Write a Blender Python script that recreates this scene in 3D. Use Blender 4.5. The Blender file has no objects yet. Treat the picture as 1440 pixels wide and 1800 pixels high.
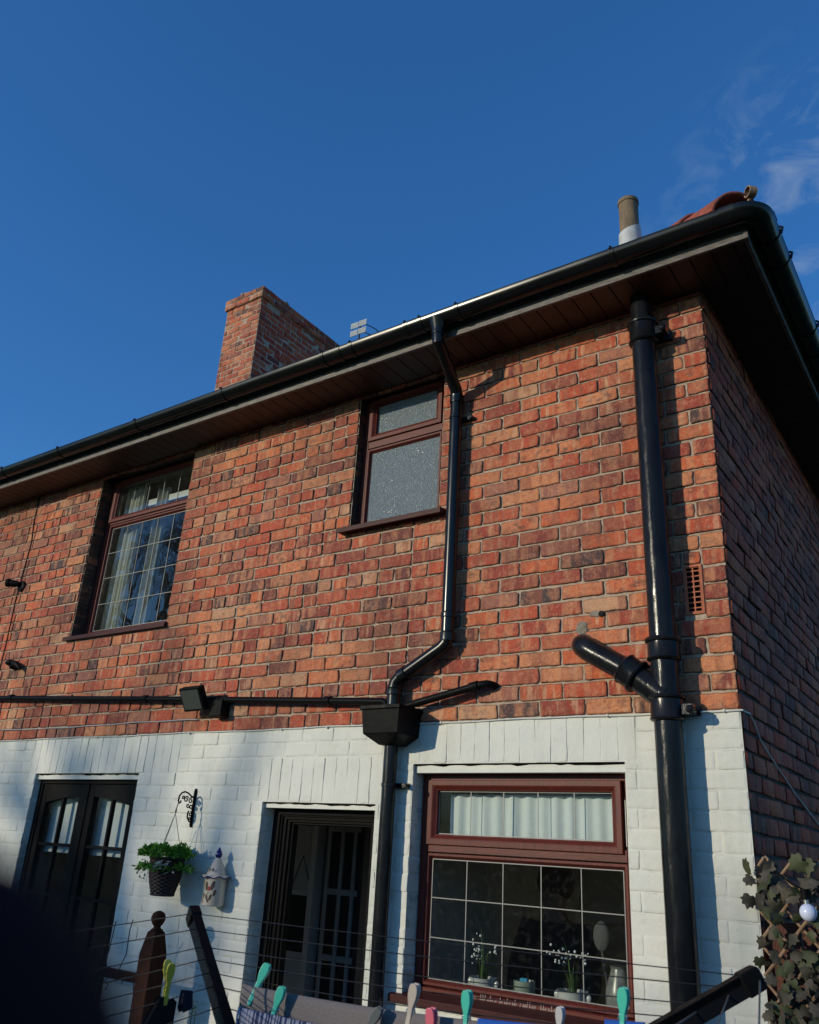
import bpy, math, random
import numpy as np
from mathutils import Vector, Matrix
random.seed(7); RNG = np.random.default_rng(7)
S = bpy.context.scene; COL = S.collection
PI = math.pi; rad = math.radians

# ------------------------------------------------------------------ camera, sky, sun, exposure
# world frame: front wall is the plane y = 0 (house behind it, y > 0), side wall x = 0,
# z = 0 is the top of the white paint, the ground is GZ below.
GZ = -2.30
cam_d = bpy.data.cameras.new("camera"); cam = bpy.data.objects.new("camera", cam_d); COL.objects.link(cam)
S.camera = cam
yaw, pit, rol = -0.6247, 0.3883, 0.0599
fw = Vector((math.sin(yaw)*math.cos(pit), math.cos(yaw)*math.cos(pit), math.sin(pit)))
rt = fw.cross(Vector((0, 0, 1))).normalized(); up = rt.cross(fw)
r2 = rt*math.cos(rol) + up*math.sin(rol); u2 = up*math.cos(rol) - rt*math.sin(rol)
m = Matrix((r2, u2, -fw)).transposed().to_4x4(); m.translation = (0.8426, -3.4887, -0.5997)
cam.matrix_world = m
CAM = Vector((0.8426, -3.4887, -0.5997))
cam_d.sensor_fit = 'VERTICAL'; cam_d.sensor_height = 24.0; cam_d.lens = 24.0*1463.7/1800
cam_d.dof.use_dof = True; cam_d.dof.focus_distance = 3.9; cam_d.dof.aperture_fstop = 5.9; cam_d.clip_start = 0.005; cam_d.clip_end = 3000
S.render.resolution_x, S.render.resolution_y = 819, 1024

SUN_EL = math.atan2(0.29, math.hypot(.54, 1)); SUN_AZ = math.atan2(-.54, -1.0)
world = bpy.data.worlds.new("World"); S.world = world; world.use_nodes = True
wn = world.node_tree.nodes; wl = world.node_tree.links
bg = wn["Background"]; sky = wn.new("ShaderNodeTexSky"); sky.sky_type = 'NISHITA'; sky.sun_disc = False
sky.sun_elevation = SUN_EL; sky.sun_rotation = SUN_AZ % (2*PI)
sky.altitude = 100; sky.air_density = 1.0; sky.dust_density = 0.25; sky.ozone_density = 2.0
gm = wn.new("ShaderNodeGamma"); gm.inputs["Gamma"].default_value = 0.80; wl.new(sky.outputs[0], gm.inputs["Color"])
hs = wn.new("ShaderNodeHueSaturation"); hs.inputs["Saturation"].default_value = 1.35; hs.inputs["Value"].default_value = 1.9
wl.new(gm.outputs[0], hs.inputs["Color"])
tn = wn.new("ShaderNodeMixRGB"); tn.blend_type = 'MULTIPLY'; tn.inputs[0].default_value = 1; tn.inputs[2].default_value = (.50, .85, 1.25, 1)
wl.new(hs.outputs[0], tn.inputs[1])
# thin wisps of cloud low on the right of the view
tc = wn.new("ShaderNodeTexCoord")
dirn = wn.new("ShaderNodeVectorMath"); dirn.operation = 'DOT_PRODUCT'
dirn.inputs[1].default_value = Vector((-0.04, .80, .60)).normalized()
wl.new(tc.outputs["Generated"], dirn.inputs[0])
mr = wn.new("ShaderNodeMapRange"); mr.inputs[1].default_value = 0.975; mr.inputs[2].default_value = 0.9995; mr.clamp = True
wl.new(dirn.outputs["Value"], mr.inputs[0])
mp = wn.new("ShaderNodeMapping"); mp.inputs["Scale"].default_value = (9, 9, 16); mp.inputs["Rotation"].default_value = (0.3, .5, .2)
wl.new(tc.outputs["Generated"], mp.inputs[0])
nz = wn.new("ShaderNodeTexNoise"); nz.inputs["Scale"].default_value = 1.5; nz.inputs["Detail"].default_value = 7
nz.inputs["Roughness"].default_value = .62; nz.inputs["Distortion"].default_value = .8
wl.new(mp.outputs[0], nz.inputs["Vector"])
cr = wn.new("ShaderNodeMapRange"); cr.inputs[1].default_value = 0.50; cr.inputs[2].default_value = 1.0
wl.new(nz.outputs[0], cr.inputs[0])
mul = wn.new("ShaderNodeMath"); mul.operation = 'MULTIPLY'; wl.new(mr.outputs[0], mul.inputs[0]); wl.new(cr.outputs[0], mul.inputs[1])
mx = wn.new("ShaderNodeMixRGB"); mx.inputs["Color2"].default_value = (3.6, 4.6, 6.0, 1)
wl.new(mul.outputs[0], mx.inputs["Fac"]); wl.new(tn.outputs[0], mx.inputs["Color1"])
wl.new(mx.outputs[0], bg.inputs["Color"]); bg.inputs["Strength"].default_value = 0.10

sd = bpy.data.lights.new("sun", 'SUN'); sd.energy = 3.0; sd.angle = rad(0.53); sd.color = (1.0, .90, .69)
so = bpy.data.objects.new("sun", sd); COL.objects.link(so)
so.rotation_euler = Vector((.54, 1.0, -.29)).to_track_quat('-Z', 'Y').to_euler(); so.location = (-8, -12, 8)
S.view_settings.view_transform = 'Standard'; S.view_settings.look = 'None'; S.view_settings.gamma = 1
S.view_settings.use_curve_mapping = False; S.view_settings.exposure = -0.15

# ------------------------------------------------------------------ materials
def nodes(name):
    mt = bpy.data.materials.new(name); mt.use_nodes = True
    nt = mt.node_tree; return mt, nt.nodes, nt.links, nt.nodes["Principled BSDF"]

def mat(name, c, rough=.5, c2=None, scale=20, bump=0, bscale=60, metal=0, spec=.5, stretch=(1, 1, 1), trans=0, lo=.35, hi=.65, coat=0, rr=0):
    mt, n, l, b = nodes(name)
    b.inputs["Base Color"].default_value = (*c, 1); b.inputs["Roughness"].default_value = rough
    b.inputs["Metallic"].default_value = metal; b.inputs["Specular IOR Level"].default_value = spec
    b.inputs["Coat Weight"].default_value = coat
    if c2 or bump or rr:
        t = n.new("ShaderNodeTexCoord"); mpn = n.new("ShaderNodeMapping"); mpn.inputs["Scale"].default_value = stretch
        l.new(t.outputs["Object"], mpn.inputs[0])
    if c2:
        z = n.new("ShaderNodeTexNoise"); z.inputs["Scale"].default_value = scale; z.inputs["Detail"].default_value = 6; z.inputs["Roughness"].default_value = .6
        l.new(mpn.outputs[0], z.inputs["Vector"])
        r = n.new("ShaderNodeMapRange"); r.inputs[1].default_value = lo; r.inputs[2].default_value = hi; l.new(z.outputs[0], r.inputs[0])
        x = n.new("ShaderNodeMixRGB"); x.inputs[1].default_value = (*c, 1); x.inputs[2].default_value = (*c2, 1)
        l.new(r.outputs[0], x.inputs[0]); l.new(x.outputs[0], b.inputs["Base Color"])
    if bump or rr:
        z2 = n.new("ShaderNodeTexNoise"); z2.inputs["Scale"].default_value = bscale; z2.inputs["Detail"].default_value = 5
        l.new(mpn.outputs[0], z2.inputs["Vector"])
        if bump:
            bp = n.new("ShaderNodeBump"); bp.inputs["Strength"].default_value = bump; bp.inputs["Distance"].default_value = .004
            l.new(z2.outputs[0], bp.inputs["Height"]); l.new(bp.outputs[0], b.inputs["Normal"])
        if rr:
            r3 = n.new("ShaderNodeMapRange"); r3.inputs[1].default_value = .3; r3.inputs[2].default_value = .7
            r3.inputs[3].default_value = rough; r3.inputs[4].default_value = rough + rr
            l.new(z2.outputs[0], r3.inputs[0]); l.new(r3.outputs[0], b.inputs["Roughness"])
    return mt

def brick_mat(name, painted=False, dark=(1., 1., 1.)):
    mt, n, l, b = nodes(name)
    at = n.new("ShaderNodeAttribute"); at.attribute_name = "bk"        # r,g,b random per brick, a = distance to brick edge
    uv = n.new("ShaderNodeAttribute"); uv.attribute_name = "bl"        # position inside the brick, shifted by a random per brick
    sep = n.new("ShaderNodeSeparateColor"); l.new(at.outputs["Color"], sep.inputs[0])
    geo = n.new("ShaderNodeTexCoord")
    def noise(vec, sc, det=5, st=(1, 1, 1), ro=.6):
        mpn = n.new("ShaderNodeMapping"); mpn.inputs["Scale"].default_value = st; l.new(vec, mpn.inputs[0])
        z = n.new("ShaderNodeTexNoise"); z.inputs["Scale"].default_value = sc; z.inputs["Detail"].default_value = det
        z.inputs["Roughness"].default_value = ro; l.new(mpn.outputs[0], z.inputs["Vector"]); return z.outputs[0]
    def rng(v, a, c, d=0, e=1):
        r = n.new("ShaderNodeMapRange"); r.inputs[1].default_value = a; r.inputs[2].default_value = c
        r.inputs[3].default_value = d; r.inputs[4].default_value = e; l.new(v, r.inputs[0]); return r.outputs[0]
    def mix(f, a, c, mode='MIX'):
        x = n.new("ShaderNodeMixRGB"); x.blend_type = mode
        for i, v in ((0, f), (1, a), (2, c)):
            if isinstance(v, (tuple, list)): x.inputs[i].default_value = (*v, 1)
            elif isinstance(v, float): x.inputs[i].default_value = v
            else: l.new(v, x.inputs[i])
        return x.outputs[0]
    def mathn(op, a, c):
        x = n.new("ShaderNodeMath"); x.operation = op
        for i, v in ((0, a), (1, c)):
            if isinstance(v, float): x.inputs[i].default_value = v
            else: l.new(v, x.inputs[i])
        return x.outputs[0]
    G = geo.outputs["Object"]; L = uv.outputs["Vector"]
    if painted:
        c = mix(rng(noise(G, 5), .3, .75), (.73, .71, .62), (.64, .64, .575))
        c = mix(rng(noise(G, 26, 8), .55, .75, 0, .45), c, (.54, .51, .42))
        c = mix(rng(noise(G, 3.4, 8, (1.6, 1, .28)), .50, .74, 0, .55), c, (.46, .47, .39))
        c = mix(rng(noise(G, 60, 4), .68, .76, 0, .6), c, (.34, .30, .24))
        edge = rng(at.outputs["Alpha"], .0, .055, 1, 0)
        e2 = mathn('MULTIPLY', edge, rng(noise(G, 11), .52, .62, 0, .55))
        c = mix(e2, c, (.30, .30, .27))
        l.new(c, b.inputs["Base Color"]); b.inputs["Roughness"].default_value = .62
        b.inputs["Specular IOR Level"].default_value = .3
        h = mathn('ADD', noise(G, 240, 3), mathn('MULTIPLY', noise(G, 42, 5), 1.6))
        bp = n.new("ShaderNodeBump"); bp.inputs["Strength"].default_value = .55; bp.inputs["Distance"].default_value = .0028
        l.new(h, bp.inputs["Height"]); l.new(bp.outputs[0], b.inputs["Normal"]); return mt
    ramp = n.new("ShaderNodeValToRGB"); ramp.color_ramp.interpolation = 'CONSTANT'
    pal = [(0, (.60, .155, .062)), (.14, (.50, .110, .052)), (.28, (.38, .080, .046)), (.40, (.62, .215, .095)), (.50, (.48, .130, .066)),
           (.60, (.27, .068, .046)), (.70, (.64, .27, .125)), (.77, (.17, .058, .044)), (.85, (.36, .15, .10)), (.925, (.56, .32, .18)), (.95, (.075, .052, .050))]
    els = ramp.color_ramp.elements
    for i, (p, c) in enumerate(pal):
        e = els[i] if i < 2 else els.new(p)
        e.position = p; e.color = (*c, 1)
    l.new(sep.outputs[0], ramp.inputs[0])
    c = ramp.outputs[0]
    # kiss marks: bands up the brick, a second body colour between them
    band = noise(L, 26, 2, (1, 1, .10), .4)
    c2 = mix(.62, c, mix(sep.outputs[1], (.26, .075, .045), (.70, .33, .16)))
    c = mix(rng(band, .47, .56, 0, .95), c, c2)
    b2 = mathn('MULTIPLY', rng(noise(L, 34, 2, (1, 1, .16), .45), .56, .66), rng(sep.outputs[2], .25, .95, 0, .8))
    c = mix(b2, c, (.66, .38, .22))
    c = mix(rng(noise(L, 30, 5, (1, 1, .8)), .50, .64, 0, .34), c, (.70, .33, .17))
    c = mix(rng(noise(L, 40, 6, (1, 1, 1)), .52, .66, 0, .38), c, (.25, .07, .048))
    # burnt and sooty patches
    sm = mathn('MULTIPLY', rng(noise(L, 22, 6, (1, 1, 1.4)), .50, .70), rng(sep.outputs[1], .45, 1.0, 0, .9))
    c = mix(sm, c, (.10, .060, .048))
    c = mix(rng(noise(G, 1.5, 5), .47, .68, 0, .62), c, (.13, .046, .033))
    c = mix(rng(noise(G, 8, 8), .58, .78, 0, .40), c, (.62, .42, .28))
    c = mix(rng(noise(G, 75, 6), .56, .68, 0, .26), c, (.74, .48, .32))
    c = mix(rng(noise(G, 62, 6), .56, .70, 0, .40), c, (.13, .05, .035))
    c = mix(rng(noise(G, 160, 3), .60, .74, 0, .50), c, (.11, .055, .04))
    c = mix(rng(noise(G, 210, 2), .64, .76, 0, .35), c, (.72, .52, .36))
    edge = rng(at.outputs["Alpha"], .0, .060, 1, 0)
    c = mix(mathn('MULTIPLY', edge, rng(noise(G, 14), .36, .60, .25, 1.0)), c, (.075, .040, .026))
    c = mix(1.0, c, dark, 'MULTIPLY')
    hsv = n.new("ShaderNodeHueSaturation"); hsv.inputs["Saturation"].default_value = 1.03; hsv.inputs["Hue"].default_value = .4955; l.new(c, hsv.inputs["Color"]); c = hsv.outputs[0]
    l.new(c, b.inputs["Base Color"]); b.inputs["Roughness"].default_value = .78; b.inputs["Specular IOR Level"].default_value = .35
    h = mathn('ADD', noise(G, 170, 4), mathn('MULTIPLY', noise(G, 48, 4), 1.3))
    bp = n.new("ShaderNodeBump"); bp.inputs["Strength"].default_value = 1.0; bp.inputs["Distance"].default_value = .0045
    l.new(h, bp.inputs["Height"]); l.new(bp.outputs[0], b.inputs["Normal"])
    return mt

def glass_mat(name, tint=(.85, .9, .9), refl=1.0, dust=.04):
    mt = bpy.data.materials.new(name); mt.use_nodes = True; n = mt.node_tree.nodes; l = mt.node_tree.links
    n.remove(n["Principled BSDF"]); o = n["Material Output"]
    tr = n.new("ShaderNodeBsdfTransparent"); tr.inputs[0].default_value = (*tint, 1)
    gl = n.new("ShaderNodeBsdfGlossy"); gl.inputs["Roughness"].default_value = .012
    fr = n.new("ShaderNodeFresnel"); fr.inputs[0].default_value = 1.75
    ml = n.new("ShaderNodeMath"); ml.operation = 'MULTIPLY'; ml.inputs[1].default_value = refl; l.new(fr.outputs[0], ml.inputs[0])
    x = n.new("ShaderNodeMixShader"); l.new(ml.outputs[0], x.inputs[0]); l.new(tr.outputs[0], x.inputs[1]); l.new(gl.outputs[0], x.inputs[2])
    df = n.new("ShaderNodeBsdfDiffuse"); df.inputs[0].default_value = (.55, .55, .52, 1)
    z = n.new("ShaderNodeTexNoise"); z.inputs["Scale"].default_value = 35; z.inputs["Detail"].default_value = 8
    t = n.new("ShaderNodeTexCoord"); l.new(t.outputs["Object"], z.inputs["Vector"])
    r = n.new("ShaderNodeMapRange"); r.inputs[1].default_value = .5; r.inputs[2].default_value = .85; r.inputs[4].default_value = dust; r.inputs[3].default_value = dust*.12
    l.new(z.outputs[0], r.inputs[0])
    z2 = n.new("ShaderNodeTexNoise"); z2.inputs["Scale"].default_value = 2.5
    l.new(t.outputs["Object"], z2.inputs["Vector"])
    bp = n.new("ShaderNodeBump"); bp.inputs["Strength"].default_value = .35; bp.inputs["Distance"].default_value = .01
    l.new(z2.outputs[0], bp.inputs["Height"]); l.new(bp.outputs[0], gl.inputs["Normal"])
    y = n.new("ShaderNodeMixShader"); l.new(r.outputs[0], y.inputs[0]); l.new(x.outputs[0], y.inputs[1]); l.new(df.outputs[0], y.inputs[2])
    l.new(y.outputs[0], o.inputs["Surface"]); return mt

def frosted_mat():
    mt, n, l, b = nodes("frosted_glass")
    t = n.new("ShaderNodeTexCoord")
    z = n.new("ShaderNodeTexVoronoi"); z.inputs["Scale"].default_value = 130; l.new(t.outputs["Object"], z.inputs["Vector"])
    z2 = n.new("ShaderNodeTexNoise"); z2.inputs["Scale"].default_value = 95; z2.inputs["Detail"].default_value = 4; l.new(t.outputs["Object"], z2.inputs["Vector"])
    ad = n.new("ShaderNodeMath"); ad.operation = 'ADD'; l.new(z.outputs["Distance"], ad.inputs[0]); l.new(z2.outputs[0], ad.inputs[1])
    bp = n.new("ShaderNodeBump"); bp.inputs["Strength"].default_value = 1; bp.inputs["Distance"].default_value = .009
    l.new(ad.outputs[0], bp.inputs["Height"]); l.new(bp.outputs[0], b.inputs["Normal"])
    b.inputs["Base Color"].default_value = (.27, .32, .35, 1); b.inputs["Roughness"].default_value = .09
    b.inputs["IOR"].default_value = 1.9
    b.inputs["Alpha"].default_value = .93
    return mt

def cloth_mat(name, c, c2, kind):
    mt, n, l, b = nodes(name); t = n.new("ShaderNodeTexCoord")
    if kind == 'dots':
        v = n.new("ShaderNodeTexVoronoi"); v.inputs["Scale"].default_value = 95; v.inputs["Randomness"].default_value = .15
        l.new(t.outputs["UV"], v.inputs["Vector"]); src = v.outputs["Distance"]; a, d = .22, .34
    else:
        v = n.new("ShaderNodeTexNoise"); v.inputs["Scale"].default_value = 1
        mpn = n.new("ShaderNodeMapping"); mpn.inputs["Scale"].default_value = (60, .7, 1); l.new(t.outputs["UV"], mpn.inputs[0])
        l.new(mpn.outputs[0], v.inputs["Vector"]); src = v.outputs[0]; a, d = .48, .54
    r = n.new("ShaderNodeMapRange"); r.inputs[1].default_value = a; r.inputs[2].default_value = d; l.new(src, r.inputs[0])
    x = n.new("ShaderNodeMixRGB"); x.inputs[1].default_value = (*c2, 1); x.inputs[2].default_value = (*c, 1); l.new(r.outputs[0], x.inputs[0])
    l.new(x.outputs[0], b.inputs["Base Color"]); b.inputs["Roughness"].default_value = .9; b.inputs["Specular IOR Level"].default_value = .1
    return mt

M = dict(
    brick=brick_mat("red_brick"), brick_shade=brick_mat("shade_toned_brick", dark=(1.0, .64, .52)), white_brick=brick_mat("painted_brick", True),  # second brick is a reddened copy, tone of the shaded faces in its colour
    mortar=mat("mortar", (.50, .375, .275), .95, (.28, .21, .155), 28, .9, 180, lo=.4, hi=.75),
    cement=mat("cement_patch", (.30, .25, .19), .95, (.17, .14, .11), 40, 1.0, 150),
    mortar_shade=mat("shade_toned_mortar", (.085, .055, .042), .95, (.045, .032, .026), 28, .9, 180),  # darker mortar copy, shade of side joints and upstairs reveals put into colour
    paint=mat("masonry_paint", (.70, .69, .61), .6, (.62, .62, .56), 9, .5, 120),
    rose=mat("rosewood_plastic", (.145, .026, .017), .38, (.075, .016, .011), 10, .12, 60, stretch=(1.2, 14, 14), rr=.12, spec=.25),
    rose_v=mat("rosewood_plastic_upright", (.145, .026, .017), .38, (.075, .016, .011), 10, .12, 60, stretch=(14, 14, 1.2), rr=.12, spec=.25),
    rose_s=mat("rosewood_sill", (.075, .020, .018), .45, (.042, .013, .012), 10, .12, 60, stretch=(1.2, 14, 14), spec=.12),
    soffit=mat("soffit_plastic", (.034, .013, .008), .5, (.020, .008, .005), 14, .1, 60, stretch=(10, 1, 1)),
    fascia=mat("fascia_plastic", (.16, .145, .135), .5, (.07, .055, .05), 60, .3, 200, stretch=(.25, 1, 1.4)),
    plastic=mat("black_gutter_plastic", (.006, .0065, .007), .18, rr=.12, bscale=9, bump=.03, spec=.38, stretch=(.4, 1, 1)),
    iron=mat("black_gloss_painted_iron", (.007, .0075, .009), .16, (.016, .016, .018), 9, .55, 26, stretch=(1.6, 1.6, .45), rr=.14, spec=.20),
    blackp=mat("black_plastic", (.006, .006, .0065), .36, rr=.2, bscale=30, bump=.05, spec=.07),
    timber=mat("black_stained_timber", (.016, .014, .012), .5, (.007, .006, .006), 22, .45, 55, stretch=(9, 9, .8), rr=.2, spec=.06),
    lead=mat("lead_strip", (.20, .20, .195), .5, metal=.3),
    glass=glass_mat("window_glass", refl=1.35, dust=.06), glass_lo=glass_mat("kitchen_glass", (.86, .90, .89), .24, .035), frosted=frosted_mat(),
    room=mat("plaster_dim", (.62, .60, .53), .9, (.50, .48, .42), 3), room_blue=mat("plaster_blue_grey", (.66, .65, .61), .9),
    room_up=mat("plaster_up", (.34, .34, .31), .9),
    white=mat("white_gloss", (.75, .75, .72), .35), curtain=mat("curtain_cloth", (.62, .66, .64), .85, bump=.3, bscale=300),
    curtain2=mat("bedroom_curtain", (.52, .52, .45), .85), blind=mat("blind_cloth", (.66, .68, .66), .8, (.58, .62, .62), 2),
    tile=mat("red_roof_tile", (.40, .085, .05), .85, (.17, .06, .04), 14, .9, 60), tile2=mat("roof_tile_brown", (.17, .10, .07), .85, (.10, .07, .055), 18, .9, 60),
    pipe_old=mat("weathered_vent_pipe", (.15, .105, .065), .85, (.23, .165, .10), 26, .6, 90, stretch=(1, 1, .35)),
    flashing=mat("lead_flashing", (.55, .56, .55), .7, (.38, .39, .38), 12, .5, 40), haunch=mat("mortar_haunching", (.42, .38, .32), .95, (.25, .22, .19), 20, .8, 50),
    rust=mat("rusty_iron", (.22, .10, .05), .8, (.36, .25, .16), 30, .5, 80),
    alu=mat("aerial_metal", (.78, .78, .75), .5), alud=mat("aerial_dark", (.05, .05, .05), .5),
    wicker=mat("dark_wicker", (.035, .014, .009), .6, (.014, .007, .005), 60, .4, 200),
    leaf=mat("bright_leaf", (.10, .26, .03), .5, (.17, .36, .05), 30, spec=.3), leaf_dry=mat("silvery_leaf", (.34, .36, .29), .7),
    chain=mat("thin_chain", (.14, .13, .11), .5, metal=.3),
    ceramic=mat("cream_ceramic", (.58, .50, .40), .28, (.50, .42, .33), 14, .25, 50, coat=.4), blue_gl=mat("cobalt_glaze", (.012, .014, .12), .15),
    cav=mat("lantern_hollow", (.09, .065, .045), .9), yel=mat("yellow_glaze", (.55, .36, .05), .3), sky_gl=mat("pale_blue_glaze", (.20, .34, .42), .3),
    red_gl=mat("red_glaze", (.42, .03, .03), .3), grn_gl=mat("green_glaze", (.12, .20, .07), .3),
    ivy=mat("dusty_ivy_leaf", (.040, .038, .027), .75, (.12, .10, .075), 14, .3, 60, spec=.25, lo=.4, hi=.7), ivy2=mat("green_ivy_leaf", (.036, .048, .018), .65, (.075, .080, .04), 20, spec=.3),
    willow=mat("willow_rod", (.34, .21, .12), .7, (.20, .115, .065), 30, .4, 80), fence=mat("red_stained_board", (.135, .045, .026), .75, (.075, .026, .018), 18, .5, 50, stretch=(8, 8, .7)),
    bulb=mat("opal_bulb", (.62, .66, .82), .22), newel=mat("brown_stained_wood", (.060, .024, .013), .7, (.030, .012, .008), 14, .4, 60, stretch=(6, 6, 1), spec=.08),
    teal=mat("teal_peg", (.055, .50, .36), .35, rr=.1), beige=mat("beige_peg", (.48, .40, .33), .45), grey=mat("grey_peg", (.10, .11, .11), .5),
    pink=mat("pink_peg", (.66, .12, .17), .4), yellow=mat("yellow_peg", (.52, .43, .05), .4), pale=mat("pale_grey_peg", (.48, .46, .45), .45),
    wire=mat("line_wire", (.012, .012, .013), .3, spec=.35), spring=mat("steel_spring", (.5, .48, .45), .3, metal=.9),
    mesh_cloth=cloth_mat("grey_mesh_cloth", (.21, .185, .18), (.055, .05, .055), 'dots'), stripe=cloth_mat("blue_striped_cloth", (.30, .31, .38), (.03, .045, .10), 'stripe'),
    navy=mat("navy_cloth", (.010, .014, .028), .9, bump=.3, bscale=260, spec=.15), blue=mat("bright_blue_cloth", (.012, .09, .40), .85), black=mat("black_cloth", (.007, .0065, .009), .92, spec=.12),
    pot=mat("white_china", (.50, .50, .47), .2), green_mug=mat("green_mug", (.24, .28, .22), .3), sponge=mat("blue_sponge", (.03, .25, .40), .8),
    grass=mat("dark_grass_blade", (.035, .075, .018), .55, (.07, .12, .03), 30), petal=mat("white_petal", (.72, .74, .70), .6),
    skin=mat("skin", (.34, .17, .12), .55), hair=mat("brown_hair", (.055, .032, .018), .7), top=mat("dark_jumper", (.012, .014, .02), .9),
    bark=mat("bark", (.07, .055, .042), .9, (.035, .028, .022), 12, .8, 30), hedge=mat("hedge_leaf", (.03, .05, .018), .7),
    slab=mat("paving_slab", (.13, .12, .11), .9, (.09, .085, .08), 3, .4, 30), ground=mat("grass_ground", (.05, .085, .025), .95, (.08, .10, .035), 4, .5, 30),
    bright=mat("brown_fence_board", (.14, .085, .05), .85, (.09, .055, .035), 10, .4, 40, stretch=(6, 6, .6)),
    terracotta=mat("terracotta", (.50, .16, .08), .85, (.40, .12, .065), 30, .5, 120), hole=mat("dark_hole", (.01, .007, .006), .9), picture=mat("slate_and_shade_panel", (.012, .014, .018), .35),
)

# ------------------------------------------------------------------ mesh helpers
class MB:
    def __init__(s): s.v = []; s.f = []; s.uv = None
    def add(s, vs, fs):
        o = len(s.v); s.v += [tuple(p) for p in vs]; s.f += [tuple(i+o for i in f) for f in fs]; return s
    def box(s, a, b, ch=0):
        x0, y0, z0 = a; x1, y1, z1 = b
        if x0 > x1: x0, x1 = x1, x0
        if y0 > y1: y0, y1 = y1, y0
        if z0 > z1: z0, z1 = z1, z0
        return s.add([(x0, y0, z0), (x1, y0, z0), (x1, y1, z0), (x0, y1, z0), (x0, y0, z1), (x1, y0, z1), (x1, y1, z1), (x0, y1, z1)],
                     [(0, 3, 2, 1), (4, 5, 6, 7), (0, 1, 5, 4), (1, 2, 6, 5), (2, 3, 7, 6), (3, 0, 4, 7)])
    def tube(s, pts, r, n=12, cap=True, sq=1.0):
        pts = [Vector(p) for p in pts]; rs = r if isinstance(r, (list, tuple)) else [r]*len(pts)
        vs = []; N = len(pts); prev = None
        for i, p in enumerate(pts):
            d = (pts[min(i+1, N-1)] - pts[max(i-1, 0)]).normalized()
            if prev is None:
                a = Vector((0, 0, 1)) if abs(d.z) < .9 else Vector((1, 0, 0)); x = d.cross(a).normalized()
            else: x = (prev - d*prev.dot(d)).normalized()
            prev = x; y = d.cross(x)
            vs += [p + (x*math.cos(t) + y*math.sin(t)*sq)*rs[i] for t in [2*PI*k/n for k in range(n)]]
        fs = [(i*n+k, i*n+(k+1) % n, (i+1)*n+(k+1) % n, (i+1)*n+k) for i in range(N-1) for k in range(n)]
        if cap: fs += [tuple(range(n-1, -1, -1)), tuple(range((N-1)*n, N*n))]
        return s.add(vs, fs)
    def lathe(s, c, prof, n=24, axis=(0, 0, 1), cap=True):      # prof: (r, h) along the axis
        ax = Vector(axis).normalized(); a = Vector((1, 0, 0)) if abs(ax.x) < .9 else Vector((0, 1, 0))
        x = ax.cross(a).normalized(); y = ax.cross(x); c = Vector(c)
        vs = [c + ax*h + (x*math.cos(2*PI*k/n) + y*math.sin(2*PI*k/n))*r for r, h in prof for k in range(n)]
        fs = [(i*n+k, i*n+(k+1) % n, (i+1)*n+(k+1) % n, (i+1)*n+k) for i in range(len(prof)-1) for k in range(n)]
        if cap: fs += [tuple(range(n-1, -1, -1)), tuple(range((len(prof)-1)*n, len(prof)*n))]
        return s.add(vs, fs)
    def ring(s, x0, x1, z0, z1, prof):                            # mitred rectangular frame, prof: (inset, y)
        vs = []
        for ins, y in prof: vs += [(x0+ins, y, z0+ins), (x1-ins, y, z0+ins), (x1-ins, y, z1-ins), (x0+ins, y, z1-ins)]
        fs = [(i*4+k, i*4+(k+1) % 4, (i+1)*4+(k+1) % 4, (i+1)*4+k) for i in range(len(prof)-1) for k in range(4)]
        return s.add(vs, fs)
    def prism(s, poly, y0, y1):                                    # poly of (x, z) extruded along y
        n = len(poly)
        return s.add([(x, y0, z) for x, z in poly] + [(x, y1, z) for x, z in poly],
                     [tuple(range(n)), tuple(range(2*n-1, n-1, -1))] + [(i, i+n, (i+1) % n+n, (i+1) % n) for i in range(n)])
    def ball(s, c, r, n=12, k=8, sc=(1, 1, 1)):
        vs = [(c[0]+r*sc[0]*math.sin(PI*i/k)*math.cos(2*PI*j/n), c[1]+r*sc[1]*math.sin(PI*i/k)*math.sin(2*PI*j/n), c[2]+r*sc[2]*math.cos(PI*i/k)) for i in range(k+1) for j in range(n)]
        return s.add(vs, [(i*n+j, (i+1)*n+j, (i+1)*n+(j+1) % n, i*n+(j+1) % n) for i in range(k) for j in range(n)])
    def build(s, name, mt, parent=None, smooth=False, bevel=0, inv=True):
        me = bpy.data.meshes.new(name); me.from_pydata(s.v, [], s.f); me.materials.append(mt)
        if s.uv: 
            lay = me.uv_layers.new(name="UVMap")
            for lp in me.loops: lay.data[lp.index].uv = s.uv[lp.vertex_index]
        me.update(); return link(name, me, parent, smooth, bevel, inv)

def link(name, me, parent=None, smooth=False, bevel=0, inv=True):
    o = bpy.data.objects.new(name, me); COL.objects.link(o)
    if smooth:
        me.polygons.foreach_set("use_smooth", [True]*len(me.polygons))
        if smooth != 'all': me.set_sharp_from_angle(angle=rad(38))
    if bevel:
        b = o.modifiers.new("bevel", 'BEVEL'); b.width = bevel; b.segments = 2; b.limit_method = 'ANGLE'; b.angle_limit = rad(40)
    if parent:
        o.parent = parent
        if inv and parent.type == 'EMPTY': o.matrix_parent_inverse = Matrix.Translation(parent.location).inverted()
    return o

def thing(name, loc, label, cat, group=None):
    o = bpy.data.objects.new(name, None); COL.objects.link(o); o.location = loc; o.empty_display_size = .1
    o['label'] = label; o['category'] = cat
    if group: o['group'] = group
    return o
def tag(o, label, cat, group=None):
    o['label'] = label; o['category'] = cat
    if group: o['group'] = group
    return o
def struct(o): o['kind'] = 'structure'; return o

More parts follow.
